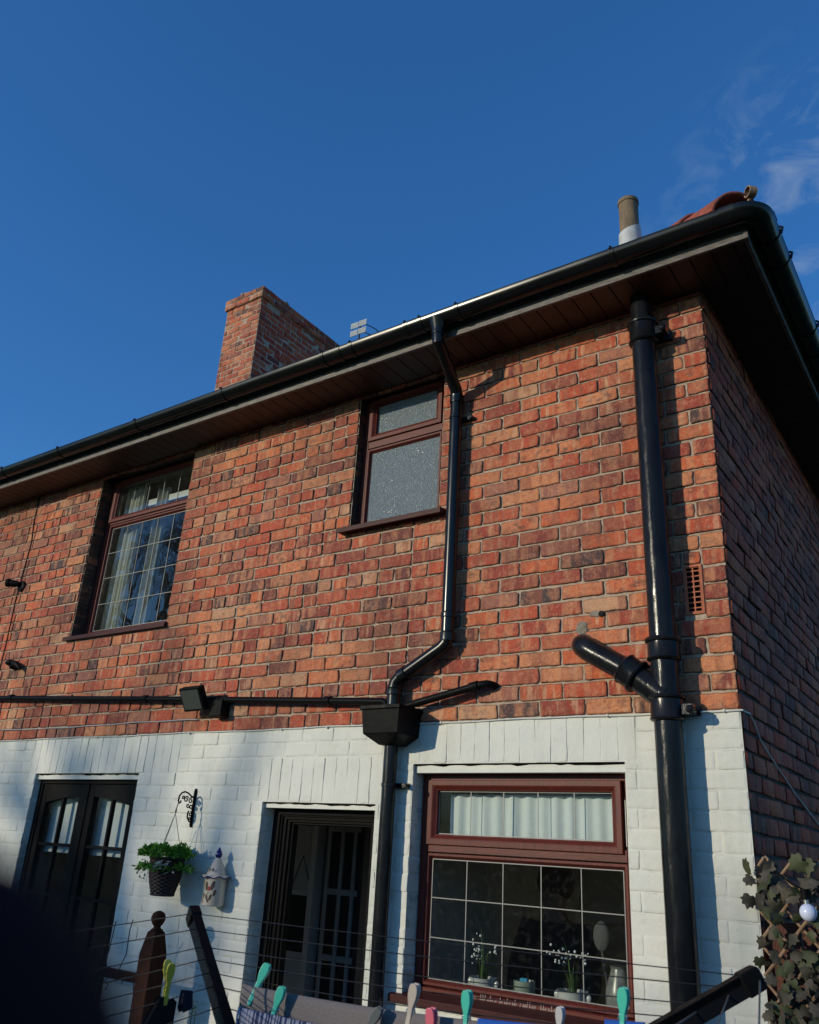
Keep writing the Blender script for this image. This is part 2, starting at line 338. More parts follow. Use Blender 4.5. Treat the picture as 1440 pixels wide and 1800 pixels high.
def hashn(i):
    i = (i.astype(np.int64)*np.array([73856093, 19349663, 83492791])).sum(-1)
    i = (i ^ (i >> 13))*1274126177 & 0x7fffffff
    return ((i ^ (i >> 11)) & 0xffffff)/0xffffff
def vn(p):                                                          # value noise, -1..1
    p = np.asarray(p, float); f = np.floor(p); t = p-f; t = t*t*(3-2*t); f = f.astype(np.int64); r = 0
    for dx in (0, 1):
        for dy in (0, 1):
            for dz in (0, 1):
                w = (t[..., 0] if dx else 1-t[..., 0])*(t[..., 1] if dy else 1-t[..., 1])*(t[..., 2] if dz else 1-t[..., 2])
                r = r + w*hashn(f+np.array([dx, dy, dz]))
    return r*2-1

# ------------------------------------------------------------------ masonry
H = 0.0765; BL = 0.2185
FR = lambda u, v, o: np.stack([u, -o, v], -1)                       # front wall
SD = lambda u, v, o: np.stack([o, u, v], -1)                        # side wall

def lay_courses(n0, n1, u0, u1, holes, phase=0.0, sgn=-1):
    """running bond; returns bricks (u0,u1,v0,v1,deep_left,deep_right)"""
    out = []
    for n in range(n0, n1):
        v0, v1 = n*H, (n+1)*H
        js = []; x = u1 if sgn < 0 else u0
        first = BL/2 if n % 2 else BL
        js.append(x); x += sgn*first
        while (x > u0 if sgn < 0 else x < u1):
            js.append(x + random.uniform(-.004, .004)); x += sgn*BL
        js.append(u0 if sgn < 0 else u1); js.sort()
        cuts = []
        for (hx0, hx1, hz0, hz1) in holes:
            ov = min(v1, hz1)-max(v0, hz0)
            if ov > .012: cuts.append((hx0, hx1, ov > .6*H, hz0, hz1))
        for a, b in zip(js[:-1], js[1:]):
            segs = [(a, b, v0, v1, 0, 0)]
            for hx0, hx1, full, hz0, hz1 in cuts:
                ns = []
                for (p, q, w0, w1, dl, dr) in segs:
                    if q <= hx0 or p >= hx1: ns.append((p, q, w0, w1, dl, dr)); continue
                    if p < hx0: ns.append((p, hx0, w0, w1, dl, 1))
                    if q > hx1: ns.append((hx1, q, w0, w1, 1, dr))
                    if not full:
                        m0, m1 = max(p, hx0), min(q, hx1)
                        if hz0 > w0: ns.append((m0, m1, w0, min(hz0, w1), 0, 0))
                        elif hz1 < w1: ns.append((m0, m1, max(hz1, w0), w1, 0, 0))
                segs = ns
            out += [s_ for s_ in segs if s_[1]-s_[0] > .022]
    return out

def brick_mesh(name, bricks, F, mt, parent, joint=.010, out=.0035, rnd=.0035, skirt=.014, deep=.10, hi=True, rough=1.0, seed=0, crn=.005):
    B = np.array([[b[0], b[1], b[2], b[3]] for b in bricks]); N = len(B)
    dl = np.array([b[4] for b in bricks]); dr = np.array([b[5] for b in bricks]); rg = np.random.default_rng(seed+5)
    sx = np.array([-1, -.97, -.86, -.66, -.44, -.22, 0, .22, .44, .66, .86, .97, 1]) if hi else np.array([-1, -.94, 0, .94, 1])
    sy = np.array([-1, -.91, -.6, 0, .6, .91, 1]) if hi else np.array([-1, -.84, .84, 1])
    nx, ny = len(sx), len(sy)
    gx, gy = np.meshgrid(sx, sy); gx = gx.ravel()[None]; gy = gy.ravel()[None]
    cu = (B[:, 0]+B[:, 1])/2; cv = (B[:, 2]+B[:, 3])/2
    jj = joint*(1+.25*rg.uniform(-1, 1, (N, 1)))
    hu = np.maximum((B[:, 1]-B[:, 0])[:, None]/2 - jj/2, .006); hv = np.maximum((B[:, 3]-B[:, 2])[:, None]/2 - jj/2, .006)
    # rounded corners
    cr = crn*(1+rg.uniform(-.4, .6, (N, 1)))
    U = gx*hu; V = gy*hv
    eu = np.maximum(np.abs(U)-(hu-cr), 0); ev = np.maximum(np.abs(V)-(hv-cr), 0); d = np.hypot(eu, ev); k = np.where(d > cr, cr/np.maximum(d, 1e-6), 1)
    U = np.sign(U)*(np.minimum(np.abs(U), hu-cr) + eu*k); V = np.sign(V)*(np.minimum(np.abs(V), hv-cr)+ev*k)
    rot = rg.normal(0, .006, (N, 1))*rough; U, V = U - V*rot, V + U*rot
    ed = np.minimum((1-np.abs(gx))*hu, (1-np.abs(gy))*hv)
    U0 = U + cu[:, None] + rg.normal(0, .0008, (N, 1)); V0 = V + cv[:, None] + rg.normal(0, .0012, (N, 1))*rough
    isb = ((np.abs(gx) == 1) | (np.abs(gy) == 1)).astype(float)
    P = np.stack([U0*70, V0*70, np.full_like(U0, seed)], -1); w1 = vn(P); w2 = vn(P+31.7)
    nearb = ((np.abs(gx) > .9) | (np.abs(gy) > .8)).astype(float)
    w3 = vn(P*3.1+7.3); U1 = U0 + (w1*.0026+w3*.0018)*nearb*rough; V1 = V0 + (w2*.0024+w3*.0016)*nearb*rough
    tilt = rg.normal(0, .012, (N, 2, 1))*rough
    O = out + rg.normal(0, .0011, (N, 1))*rough + tilt[:, 0]*(U0-cu[:, None]) + tilt[:, 1]*(V0-cv[:, None])*1.5 + .0011*rough*vn(np.stack([U0*28, V0*40, np.full_like(U0, 9.)], -1)) - isb*rnd
    top = F(U1, V1, O)
    ext = [(i) for i in range(nx)] + [(j*nx+nx-1) for j in range(1, ny)] + [((ny-1)*nx+i) for i in range(nx-2, -1, -1)] + [(j*nx) for j in range(ny-2, 0, -1)]
    sk = -np.full((N, len(ext)), skirt)
    for q, e in enumerate(ext):
        if sx[e % nx] == -1: sk[:, q] = np.where(dl > 0, -deep, sk[:, q])
        if sx[e % nx] == 1: sk[:, q] = np.where(dr > 0, -deep, sk[:, q])
    low = F(U1[:, ext], V1[:, ext], sk)
    nt = nx*ny; nv = nt+len(ext)
    verts = np.concatenate([top, low], 1).reshape(-1, 3)
    loc = [(j*nx+i, j*nx+i+1, (j+1)*nx+i+1, (j+1)*nx+i) for j in range(ny-1) for i in range(nx-1)]
    E = len(ext); loc += [(nt+q, nt+(q+1) % E, ext[(q+1) % E], ext[q]) for q in range(E)]
    fc = (np.array(loc)[None] + (np.arange(N)*nv)[:, None, None]).reshape(-1, 4)
    me = bpy.data.meshes.new(name); me.vertices.add(len(verts)); me.vertices.foreach_set("co", verts.ravel())
    me.loops.add(fc.size); me.loops.foreach_set("vertex_index", fc.ravel())
    me.polygons.add(len(fc)); me.polygons.foreach_set("loop_start", np.arange(len(fc))*4); me.polygons.foreach_set("loop_total", np.full(len(fc), 4))
    me.update(calc_edges=True); me.validate()
    rc = rg.uniform(0, 1, (N, 3))
    at = me.attributes.new("bk", 'FLOAT_COLOR', 'POINT'); a = np.zeros((N, nv, 4)); a[..., :3] = rc[:, None]
    a[:, :nt, 3] = np.minimum(ed*10, 1)
    at.data.foreach_set("color", a.ravel())
    at = me.attributes.new("bl", 'FLOAT_VECTOR', 'POINT'); a = np.zeros((N, nv, 3)); uu = np.concatenate([U, U[:, ext]], 1); vv = np.concatenate([V, V[:, ext]], 1)
    a[..., 0] = uu + rc[:, :1]*91; a[..., 2] = vv + rc[:, 1:2]*57; a[..., 1] = rc[:, 2:]*33
    at.data.foreach_set("vector", a.ravel()); me.materials.append(mt)
    return link(name, me, parent, True)

def mortar_mesh(name, u0, u1, v0, v1, holes, F, mt, parent, out=-.004, amp=.0018, step=.03):
    us = set(np.arange(u0, u1, step).tolist()+[u1]); vs = set(np.arange(v0, v1, step).tolist()+[v1])
    for h_ in holes:
        us |= {x for x in h_[:2] if u0 < x < u1}; vs |= {x for x in h_[2:] if v0 < x < v1}
    us = np.array(sorted(us)); vs = np.array(sorted(vs))
    U, V = np.meshgrid(us, vs); O = out + amp*vn(np.stack([U*45, V*45, U*0], -1))
    P = F(U, V, O).reshape(-1, 3); n = len(us); fs = []
    for j in range(len(vs)-1):
        for i in range(n-1):
            cx, cz = (us[i]+us[i+1])/2, (vs[j]+vs[j+1])/2
            if any(a < cx < b and c < cz < d for a, b, c, d in holes): continue
            fs.append((j*n+i, j*n+i+1, (j+1)*n+i+1, (j+1)*n+i))
    me = bpy.data.meshes.new(name); me.from_pydata(P.tolist(), [], fs); me.materials.append(mt); me.update()
    return link(name, me, parent, 'all')

# openings (x0, x1, z0, z1)
LW = (-4.667, -3.608, .715, 2.00); MW = (-2.097, -1.480, 1.115, 2.00)
KW = (-1.556, -.485, -1.19, -.1955); BD = (-2.537, -1.772, -2.22, -.385); FD = (-4.722, -3.620, -2.22, -.2325)
XL = -8.6; YB = 7.5; ZS = 2.012
house = thing("brick_house", (-4, 3.5, GZ), "semi detached red brick house whose ground floor is painted white", "house")
up_h = [LW, MW, (-.186, -.105, .405, .625)]
red = lay_courses(0, 27, XL, 0, up_h)
nr = []
for q in red:
    n_ = int(round(q[2]/H-.001)); full = q[1]-q[0] > .19
    if full and (q[0]+q[1])/2 < -1.40 and (n_ % 4 == 2 or random.random() < .14):
        m_ = (q[0]+q[1])/2+random.uniform(-.006, .006); nr += [(q[0], m_, q[2], q[3], q[4], 0), (m_, q[1], q[2], q[3], 0, q[5])]
    else: nr.append(q)
red = nr
# a bricked patch of pale and dark replacement bricks above the paint line comes from the palette; open joints stay random
brick_mesh("brick_wall", red, FR, M["brick"], house, joint=.0100, out=.0036, rnd=.0016, skirt=.012, seed=3, rough=1.15)
mortar_mesh("mortar", XL, -.004, 0, 2.05, up_h, FR, M["mortar"], house)
sold = [(-4.80, -3.27, -.2325, 0.0), (-2.575, -1.735, -.385, -.155), (-1.60, -.43, -.1955, 0.0)]
lo_h = [KW, BD, FD]
wht = lay_courses(-30, 0, XL, 0, lo_h+sold)
for (a, b, c, d) in sold:
    n = round((b-a)/.0768); w = (b-a)/n
    for i in range(n): wht.append((a+i*w, a+(i+1)*w, c, d, 0, 0))
brick_mesh("painted_wall", wht, FR, M["white_brick"], house, joint=.0055, out=.0036, rnd=.0012, skirt=.010, seed=11, rough=.75, crn=.004)
mortar_mesh("painted_joint", XL, 0, GZ, 0, lo_h, FR, M["white_brick"], house, out=.0014, amp=.0011)
sidew = lay_courses(-30, 27, 0, YB, [], sgn=1)
brick_mesh("side_wall", sidew, SD, M["brick_shade"], house, joint=.012, out=.004, hi=False, seed=23, rough=1.5)
mortar_mesh("side_mortar", 0, YB, GZ, 2.05, [], SD, M["mortar_shade"], house, step=.12, out=-.005)
# rear and far walls close the house
b = MB(); b.box((XL, YB-.1, GZ), (-.02, YB, 2.0)); b.box((XL, .02, GZ), (XL+.1, YB-.1, 2.0)); b.build("rear_wall", M["brick_shade"], house)
# lintel strips and reveals of the painted openings
b = MB()
for (x0, x1, z0, z1), dp, zz in ((FD, .05, .024), (BD, .055, .016), (KW, .055, .028)):
    n = 60; P = []; 
    for i in range(n+1):
        x = x0+.002+(x1-x0-.004)*i/n; zz_ = z1-.004-.010*(.5+.5*float(vn(np.array([[x*28, z1, 0.]]))[0]))
        P.append((x, zz_))
    poly = P[::-1] + [(x0+.002, z1-zz-.012), (x1-.002, z1-zz-.012)]
    b = MB(); b.prism(poly, .018, .018+dp); b.build("lintel_strip", M["paint"], house)
for k_, (x0, x1, z0, z1) in enumerate((LW, MW, KW, BD, FD)):
    ya = .13 if k_ < 2 else (.15 if k_ == 2 else .102)
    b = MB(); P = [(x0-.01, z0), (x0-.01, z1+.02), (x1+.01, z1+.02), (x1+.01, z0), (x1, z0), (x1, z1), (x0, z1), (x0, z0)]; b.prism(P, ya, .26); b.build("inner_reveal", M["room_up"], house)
    if k_ < 3: b = MB(); b.box((x0+.001, ya+.001, z0-.05), (x1-.001, .30 if k_ < 2 else .36, z0-.001 if k_ < 2 else z0+.022)); b.build("inner_sill", M["room_up"], house)
for (x0, x1, z0, z1), mt in ((LW, "mortar_shade"), (MW, "mortar_shade"), (KW, "white_brick"), (BD, "white_brick"), (FD, "white_brick")):
    e = .0062 if mt == "mortar_shade" else .0042
    for xx, sg in ((x0-e, 1), (x1+e, -1)):
        b = MB(); b.add([(xx, .001, z0), (xx, .135, z0), (xx, .135, z1), (xx, .001, z1)], [(0, 1, 2, 3) if sg < 0 else (3, 2, 1, 0)]); b.build("reveal", M[mt], house)

# rooms
def room(nm, x0, x1, y0, y1, z0, z1, mt):
    bb = MB(); bb.add([(x0, y0, z0), (x1, y0, z0), (x1, y1, z0), (x0, y1, z0), (x0, y0, z1), (x1, y0, z1), (x1, y1, z1), (x0, y1, z1)],
                      [(0, 1, 2, 3), (4, 7, 6, 5), (1, 5, 6, 2), (2, 6, 7, 3), (3, 7, 4, 0)]); return bb.build(nm, mt, house)
room("kitchen_room", -1.72, -.03, .262, 2.7, -2.2, -.13, M["room"])
room("hall_room", -3.2, -1.74, .262, 1.25, -2.2, -.13, M["room_blue"])
room("living_room", -5.5, -3.22, .262, 4.0, -2.2, -.13, M["room"])
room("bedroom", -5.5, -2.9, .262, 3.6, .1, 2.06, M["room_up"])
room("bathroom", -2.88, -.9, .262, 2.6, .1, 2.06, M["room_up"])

# ------------------------------------------------------------------ roof, eaves, gutters
XF = .285; YF = -.285                                                # fascia faces
b = MB()
b.box((XL, YF, ZS-.004), (XF, YF+.018, 2.17)); b.box((XF-.018, YF+.018, ZS-.004), (XF, YB+.3, 2.17))
b.build("fascia", M["fascia"], house, bevel=.002)
b = MB(); b.box((XF-.012, YF-.004, ZS-.008), (XF+.006, YF+.03, ZS+.030)); b.build("fascia_corner_trim", M["fascia"], house, bevel=.002)
# soffit boards with V grooves (run front to back on the front, side to side on the side)
b = MB(); x = XL
while x < .268:
    w = min(.098, .267-x); b.add([(x+.004, YF+.018, ZS), (x+w-.004, YF+.018, ZS), (x+w-.004, .128, ZS), (x+.004, .128, ZS)], [(0, 3, 2, 1)])
    b.add([(x+w-.004, YF+.018, ZS), (x+w, YF+.018, ZS+.006), (x+w+.004, YF+.018, ZS), (x+w-.004, .02, ZS), (x+w, .02, ZS+.006), (x+w+.004, .02, ZS)], [(0, 3, 4, 1), (1, 4, 5, 2)]); x += .098
y = .02
while y < YB:
    b.add([(-.02, y+.004, ZS+.0005), (XF-.018, y+.004, ZS+.0005), (XF-.018, y+.094, ZS+.0005), (-.02, y+.094, ZS+.0005)], [(0, 3, 2, 1)])
    b.add([(-.02, y+.094, ZS), (-.02, y+.098, ZS+.006), (-.02, y+.102, ZS), (XF-.018, y+.094, ZS), (XF-.018, y+.098, ZS+.006), (XF-.018, y+.102, ZS)], [(0, 1, 4, 3), (1, 2, 5, 4)]); y += .098
b.build("soffit", M["soffit"], house)
b = MB(); b.box((-.01, -.02, ZS+.010), (.26, YB, ZS+.02)); b.box((XL, YF+.02, ZS+.012), (-.012, .26, ZS+.02)); b.box((-.012, YF+.02, ZS+.012), (.26, -.022, ZS+.02)); b.build("soffit_backing", M["hole"], house)
b = MB()                                                              # roof slopes as overlapping tile courses
PT = .70
def slope_pt(d, z=0): return d, 2.155 + PT*d + z
k = 0; d = -.06
RY = 3.75
while d < RY+.25:
    d1 = min(d+.27, RY+.29); z0 = 2.155+PT*d+.014; z1 = 2.155+PT*d1
    ya, yb = YF+d, YF+d1; xa, xb = XF-d, XF-d1; yc, yd = YB+.3-d, YB+.3-d1
    b.add([(XL, ya, z0), (xa, ya, z0), (xb, yb, z1), (XL, yb, z1)], [(0, 1, 2, 3)])
    b.add([(XL, ya, z0), (xa, ya, z0), (xa, ya, z0-.014), (XL, ya, z0-.014)], [(0, 3, 2, 1)])
    b.add([(xa, ya, z0), (xa, yc, z0), (xb, yd, z1), (xb, yb, z1)], [(0, 1, 2, 3)])
    b.add([(xa, yc, z0), (XL, yc, z0), (XL, yd, z1), (xb, yd, z1)], [(0, 1, 2, 3)])
    d = d1
roof = b.build("roof", M["tile2"], house)
# hip tiles: half round, overlapping, bedded in mortar, rising from the corner
hd = Vector((-1, 1, PT)).normalized(); hs_ = Vector((1, 1, 0)).normalized(); hu_ = hs_.cross(hd).normalized()
if hu_.z < 0: hu_ = -hu_
st = Vector((XF-.045, YF+.045, 2.185))
for i in range(14):
    b = MB(); vs = []; n = 10
    for e, (off, r) in enumerate(((0, .122), (.40, .110))):
        c = st + hd*(i*.36+off)
        for th in range(n+1):
            a = PI*th/n
            for rr in (r, r-.016): vs.append(c + hs_*math.cos(a)*rr + hu_*(math.sin(a)*rr*.9 - .01 + (.010 if e == 0 else 0)))
    q = 2*(n+1); fs = []
    for th in range(n):
        a = th*2; fs += [(a, a+2, q+a+2, q+a), (a+1, q+a+1, q+a+3, a+3), (a, a+1, a+3, a+2)]
    b.add(vs, fs); b.build("hip_tile", M["tile"], roof, 'all')
b = MB()
for i in range(48):
    c = st + hd*(i*.11+.02); r = .10+random.uniform(-.015, .02)
    for sgn in (-1, 1): b.ball(c + hs_*sgn*(.082+random.uniform(-.01, .012)) - hu_*.008, .018+random.uniform(-.008, .010), 7, 5)
b.build("hip_bedding", M["haunch"], roof, 'all')
b = MB(); c = st - hd*.02 + hu_*.108 + hs_*.045                         # hip iron: curled strap at the corner
for i in range(16):
    a0 = 2*PI*i/16; a1 = 2*PI*(i+1)/16
    pa = [c + hd*math.cos(a)*.028 + hu_*math.sin(a)*.028 for a in (a0, a1)]; pb = [c + hd*math.cos(a)*.023 + hu_*math.sin(a)*.023 for a in (a0, a1)]
    w = hs_*.018
    b.add([pa[0]-w, pa[1]-w, pa[1]+w, pa[0]+w, pb[0]-w, pb[1]-w, pb[1]+w, pb[0]+w], [(0, 1, 2, 3), (4, 7, 6, 5), (0, 4, 5, 1), (3, 2, 6, 7)])
b.tube([c-hu_*.026, c-hu_*.08+hd*.01, c-hu_*.10+hd*.12], .009, 6)
b.build("hip_iron", M["rust"], roof, True)

GY, GX, GZT, GR = -.345, .345, 2.112, .055                              # gutter centre lines, rim height, radius
def gutter_run(bb, p0, p1, r=GR, dep=1.0, lip=True, n=14, t=.003, w0=None):
    """half round trough between two points; side = outward direction"""
    p0, p1 = Vector(p0), Vector(p1); d = (p1-p0).normalized(); side = Vector((0, 0, 1)).cross(d).normalized()
    vs = []
    for p in (p0, p1):
        for rr in (r, r-t):
            for k_ in range(n+1):
                a = PI*k_/n; vs.append(p + side*math.cos(a)*rr - Vector((0, 0, 1))*math.sin(a)*rr*dep)
    q = n+1; fs = []
    for k_ in range(n): fs += [(k_, k_+1, 2*q+k_+1, 2*q+k_), (q+k_, 3*q+k_, 3*q+k_+1, q+k_+1), (k_, q+k_, q+k_+1, k_+1), (2*q+k_, 2*q+k_+1, 3*q+k_+1, 3*q+k_)]
    fs += [(0, 2*q, 3*q, q), (n, q+n, 3*q+n, 2*q+n)]
    bb.add(vs, fs)
    if lip:
        for sg in (-1, 1): bb.tube([p0+side*sg*(r-.002), p1+side*sg*(r-.002)], .0042, 8)
gut = MB(); gutter_run(gut, (XL, GY, GZT), (.262, GY, GZT), dep=1.02)
gutter = gut.build("gutter", M["plastic"], house, True)
gut = MB(); gutter_run(gut, (GX, -.25, GZT), (GX, YB+.3, GZT), dep=1.02); gut.build("side_gutter", M["plastic"], house, True)
# corner angle: swept quarter of the trough, outside rounded
b = MB(); n = 14; vs = []; C0 = Vector((.262, -.262, GZT)); R0 = .083; ns = 10
for s_ in range(ns+1):
    a = -PI/2 + (PI/2)*s_/ns; o = Vector((math.cos(a), math.sin(a), 0))
    for rr in (.0585, .0545):
        for k_ in range(n+1):
            t = PI*k_/n; vs.append(C0 + o*(R0 + math.cos(t)*rr) - Vector((0, 0, 1))*math.sin(t)*rr*1.04 + Vector((0, 0, .002)))
q = 2*(n+1)
fs = [(s_*q+k_, s_*q+k_+1, (s_+1)*q+k_+1, (s_+1)*q+k_) for s_ in range(ns) for k_ in list(range(n))+list(range(n+1, 2*n+1))]
fs += [(s_*q, (s_+1)*q, (s_+1)*q+n+1, s_*q+n+1) for s_ in range(ns)] + [(s_*q+n, s_*q+2*n+1, (s_+1)*q+2*n+1, (s_+1)*q+n) for s_ in range(ns)]
b.add(vs, fs); 
gutter_run(b, (.20, -.345, GZT+.002), (.264, -.345, GZT+.002), .0585, 1.04); gutter_run(b, (.345, -.264, GZT+.002), (.345, -.20, GZT+.002), .0585, 1.04)
b.build("gutter_corner", M["plastic"], house, True)
for x in (-.30, -1.165, -1.40, -1.495, -1.884, -1.975, -2.10, -2.95, -3.82, -4.735, -5.5, -6.4):
    b = MB(); gutter_run(b, (x-.012, GY, GZT+.001), (x+.012, GY, GZT+.001), .0592, 1.05, n=16, t=.006)
    b.tube([(x, GY-.0592, GZT-.004), (x, GY-.0592, GZT+.010), (x, GY-.048, GZT+.012)], .006, 6); b.build("gutter_clip", M["plastic"], gutter, True)
for x in (-1.40, -1.975):                                              # long unions
    b = MB(); gutter_run(b, (x-.10, GY, GZT+.0005), (x, GY, GZT+.0005), .0575, 1.04, n=16, t=.003); b.build("gutter_union", M["plastic"], gutter, True)
sideg = [o for o in house.children if o.name.startswith("side_gutter")][0]
for y in (-.12, .08, .72, .95, 1.7, 2.6, 3.5):
    b = MB(); gutter_run(b, (GX, y-.011, GZT+.001), (GX, y+.011, GZT+.001), .0595, 1.06, n=16, t=.006)
    b.tube([(GX+.058, y, GZT-.01), (GX+.066, y, GZT+.020), (GX+.052, y, GZT+.030)], .006, 6); b.build("gutter_clip", M["plastic"], sideg, True)

# chimney on the party wall
cx0, cx1, cy0, cy1, ct = -6.372, -5.772, 2.30, 3.75, 5.80
nb = int((ct-3.5)/H); cb = []
def chim_face(nm, F, u0, u1, sg, sd_, mt):
    br = lay_courses(0, nb-3, u0, u1, [], sgn=sg); br = [(a, b_, c+ct-nb*H, d+ct-nb*H, 0, 0) for a, b_, c, d, _, _ in br]
    return brick_mesh(nm, br, F, mt, chim, joint=.011, hi=False, seed=sd_, rough=1.8)
chim = thing("tmp", (0, 0, 0), "x", "x")
bpy.data.objects.remove(chim)
b = MB(); b.box((cx0, cy0, 3.4), (cx1, cy1, ct-.002)); chim = b.build("chimney", M["mortar"], house)
FF = lambda u, v, o: np.stack([u, cy0-o-.001, v], -1); FS = lambda u, v, o: np.stack([cx1+o+.001, u, v], -1)
chim_face("chimney_front", FF, cx0, cx1, -1, 31, M["brick"]); chim_face("chimney_side", FS, cy0, cy1, 1, 37, M["brick_shade"])
capb = []
for k_ in (3, 2, 1):
    pr = (.0, .028, .028)[3-k_] if k_ < 3 else .0
    z0 = ct-k_*H
    FF2 = (lambda pr: lambda u, v, o: np.stack([u, cy0-pr-o, v], -1))(pr); FS2 = (lambda pr: lambda u, v, o: np.stack([cx1+pr+o, u, v], -1))(pr)
    u0, u1 = cx0-pr, cx1+pr
    off = BL/2 if k_ % 2 else BL
    js = [u0] + list(np.arange(u0+off, u1-.03, BL)) + [u1]
    brick_mesh("chimney_cap_course", [(p, q, z0, z0+H, 1, 1) for p, q in zip(js[:-1], js[1:])], FF2, M["brick"], chim, hi=False, seed=41+k_, skirt=.03, deep=.03, rough=1.8)
    js = [cy0-pr] + list(np.arange(cy0-pr+off, cy1+pr-.03, BL)) + [cy1+pr]
    brick_mesh("chimney_cap_course", [(p, q, z0, z0+H, 1, 1) for p, q in zip(js[:-1], js[1:])], FS2, M["brick_shade"], chim, hi=False, seed=51+k_, skirt=.03, deep=.03, rough=1.8)
b = MB(); b.box((cx0-.026, cy0-.026, ct-2*H+.003), (cx1+.026, cy1+.026, ct-.003)); b.build("chimney_cap", M["mortar"], chim)
b = MB()
for i in range(60):
    b.ball((random.uniform(cx0-.01, cx1+.01), random.uniform(cy0-.01, cy1), ct+random.uniform(-.01, .01)), random.uniform(.03, .07), 8, 5, (1, 1, .5))
b.build("chimney_flaunching", M["haunch"], chim, 'all')

# vent pipe through the roof
b = MB(); b.tube([(-.385, .14, 2.35), (-.385, .14, 2.86)], .053, 24, cap=False); b.tube([(-.385, .14, 2.60), (-.385, .14, 2.855)], .046, 24, cap=False)
b.tube([(-.385, .14, 2.84), (-.385, .14, 2.862)], .058, 24)
vp = b.build("vent_pipe", M["pipe_old"], house, True)
b = MB(); vs = []
for k_ in range(25):
    a = 2*PI*k_/24; x, y = math.cos(a)*.060, math.sin(a)*.060
    vs += [(-.385+x, .14+y, 2.66+.03*math.sin(a+.6)), (-.385+x*1.08, .14+y*1.08, 2.45+PT*y)]
b.add(vs, [(2*k_, 2*k_+1, 2*k_+3, 2*k_+2) for k_ in range(24)])
for i in range(24):
    x = -.385+random.uniform(-.19, .19); y = .14-.10+random.uniform(-.05, .03)
    b.ball((x, y, 2.175+PT*(y-YF)+.012), random.uniform(.03, .05), 7, 5, (1.3, 1, .5))
b.build("pipe_flashing", M["flashing"], vp, 'all')

# ------------------------------------------------------------------ pipes on the front wall (parts of the house)
def collar(bb, c, ax, r, ln):                                          # spigot and socket joint with beaded rims
    bb.lathe(c, [(r, -ln/2-.012), (r+.012, -ln/2-.006), (r+.016, -ln/2), (r+.012, -ln/2+.008), (r+.011, ln/2-.010), (r+.019, ln/2-.006), (r+.021, ln/2+.002), (r+.017, ln/2+.010), (r, ln/2+.012)], 28, ax)
SX, SY = -.262, -.092
b = MB(); b.tube([(SX-.012, SY, 2.02), (SX-.008, SY, 1.86)], .050, 28); b.tube([(SX-.008, SY, 1.88), (SX-.004, SY, .9), (SX, SY, -.02), (SX+.004, SY, GZ)], [.055, .0548, .0552, .055], 28)
soil = b.build("soil_pipe", M["iron"], house, True)
for z, ln in ((1.80, .10), (.24, .075), (.0, .085), (-1.75, .08)):
    b = MB(); collar(b, (SX-.006 if z > 1 else SX, SY, z), (0, 0, 1), .055, ln)
    if z != .24: 
        b.box((SX+.04, SY-.02, z-.028), (SX+.11, SY+.02, z+.012)); b.ball((SX+.098, SY-.025, z-.01), .017, 8, 6); b.box((SX-.09, -.02, z-.02), (SX+.11, -.004, z+.02))
    b.build("pipe_collar", M["iron"], soil, True)
b = MB(); jb = Vector((SX, SY, .045)); je = Vector((-.40, -.10, .150)); jd = (je-jb).normalized()
b.tube([jb-jd*.0, jb+jd*.07, je], [.062, .058, .056], 24)
c1 = Vector((-.585, -.092, .262))
pts = [je, c1]                                                     # arm then bend into the wall
for k_ in range(1, 9):
    a = PI/2*k_/8; pts.append(c1 + jd*.07*math.sin(a) + Vector((0, 1, 0))*.07*(1-math.cos(a)))
pts.append(pts[-1]+Vector((0, .06, 0)))
b.tube(pts, .051, 24); br = b.build("pipe_branch", M["iron"], soil, True)
b = MB(); collar(b, je+jd*.005, -jd, .054, .06); b.build("branch_collar", M["iron"], soil, True)

RX, RY_, RR = -1.350, -.060, .034
pts = [(-1.302, -.345, 2.065), (-1.302, -.345, 1.985)]
e0 = Vector((-1.302, -.345, 1.965)); e1 = Vector((RX, RY_, 1.800))
pts += [e0+Vector((0, .002, -.01)), e0+(e1-e0)*.06+Vector((0, 0, -.006)), e0+(e1-e0)*.5, e1-(e1-e0)*.07, e1+Vector((0, 0, -.02)), (RX, RY_, 1.74)]
b = MB(); b.tube(pts, RR, 20)
b.tube([(RX, RY_, 1.76), (RX, RY_, 1.0), (RX-.002, RY_, .40), (RX-.008, RY_, .375), (RX-.03, RY_, .355), (-1.625, RY_, .222), (-1.650, RY_, .200), (-1.658, RY_, .175), (-1.658, RY_, .03)], RR, 20)
rwp = b.build("downpipe", M["plastic"], house, True)
def sock(p, d, r, ln, nm, par, mt=M["plastic"]):
    bb = MB(); bb.lathe(p, [(r, -ln/2), (r+.005, -ln/2+.002), (r+.006, -ln/2+.01), (r+.0045, ln/2-.01), (r+.006, ln/2-.004), (r, ln/2)], 20, d); return bb.build(nm, mt, par, True)
for p, d, ln in (((RX, RY_, 1.755), (0, 0, 1), .05), ((-1.302, -.345, 2.02), (0, 0, 1), .05), ((RX, RY_, .515), (0, 0, 1), .03), ((RX, RY_, .405), (0, 0, 1), .05), ((-1.605, RY_, .233), (1, 0, .48), .05), ((-1.658, RY_, .15), (0, 0, 1), .04)):
    sock(p, d, RR, ln, "pipe_socket", rwp)
b = MB(); b.lathe((-1.302, -.345, 2.035), [(.034, -.02), (.040, .0), (.050, .03), (.058, .055)], 20, (0, 0, 1), False); b.build("gutter_outlet", M["plastic"], rwp, True)
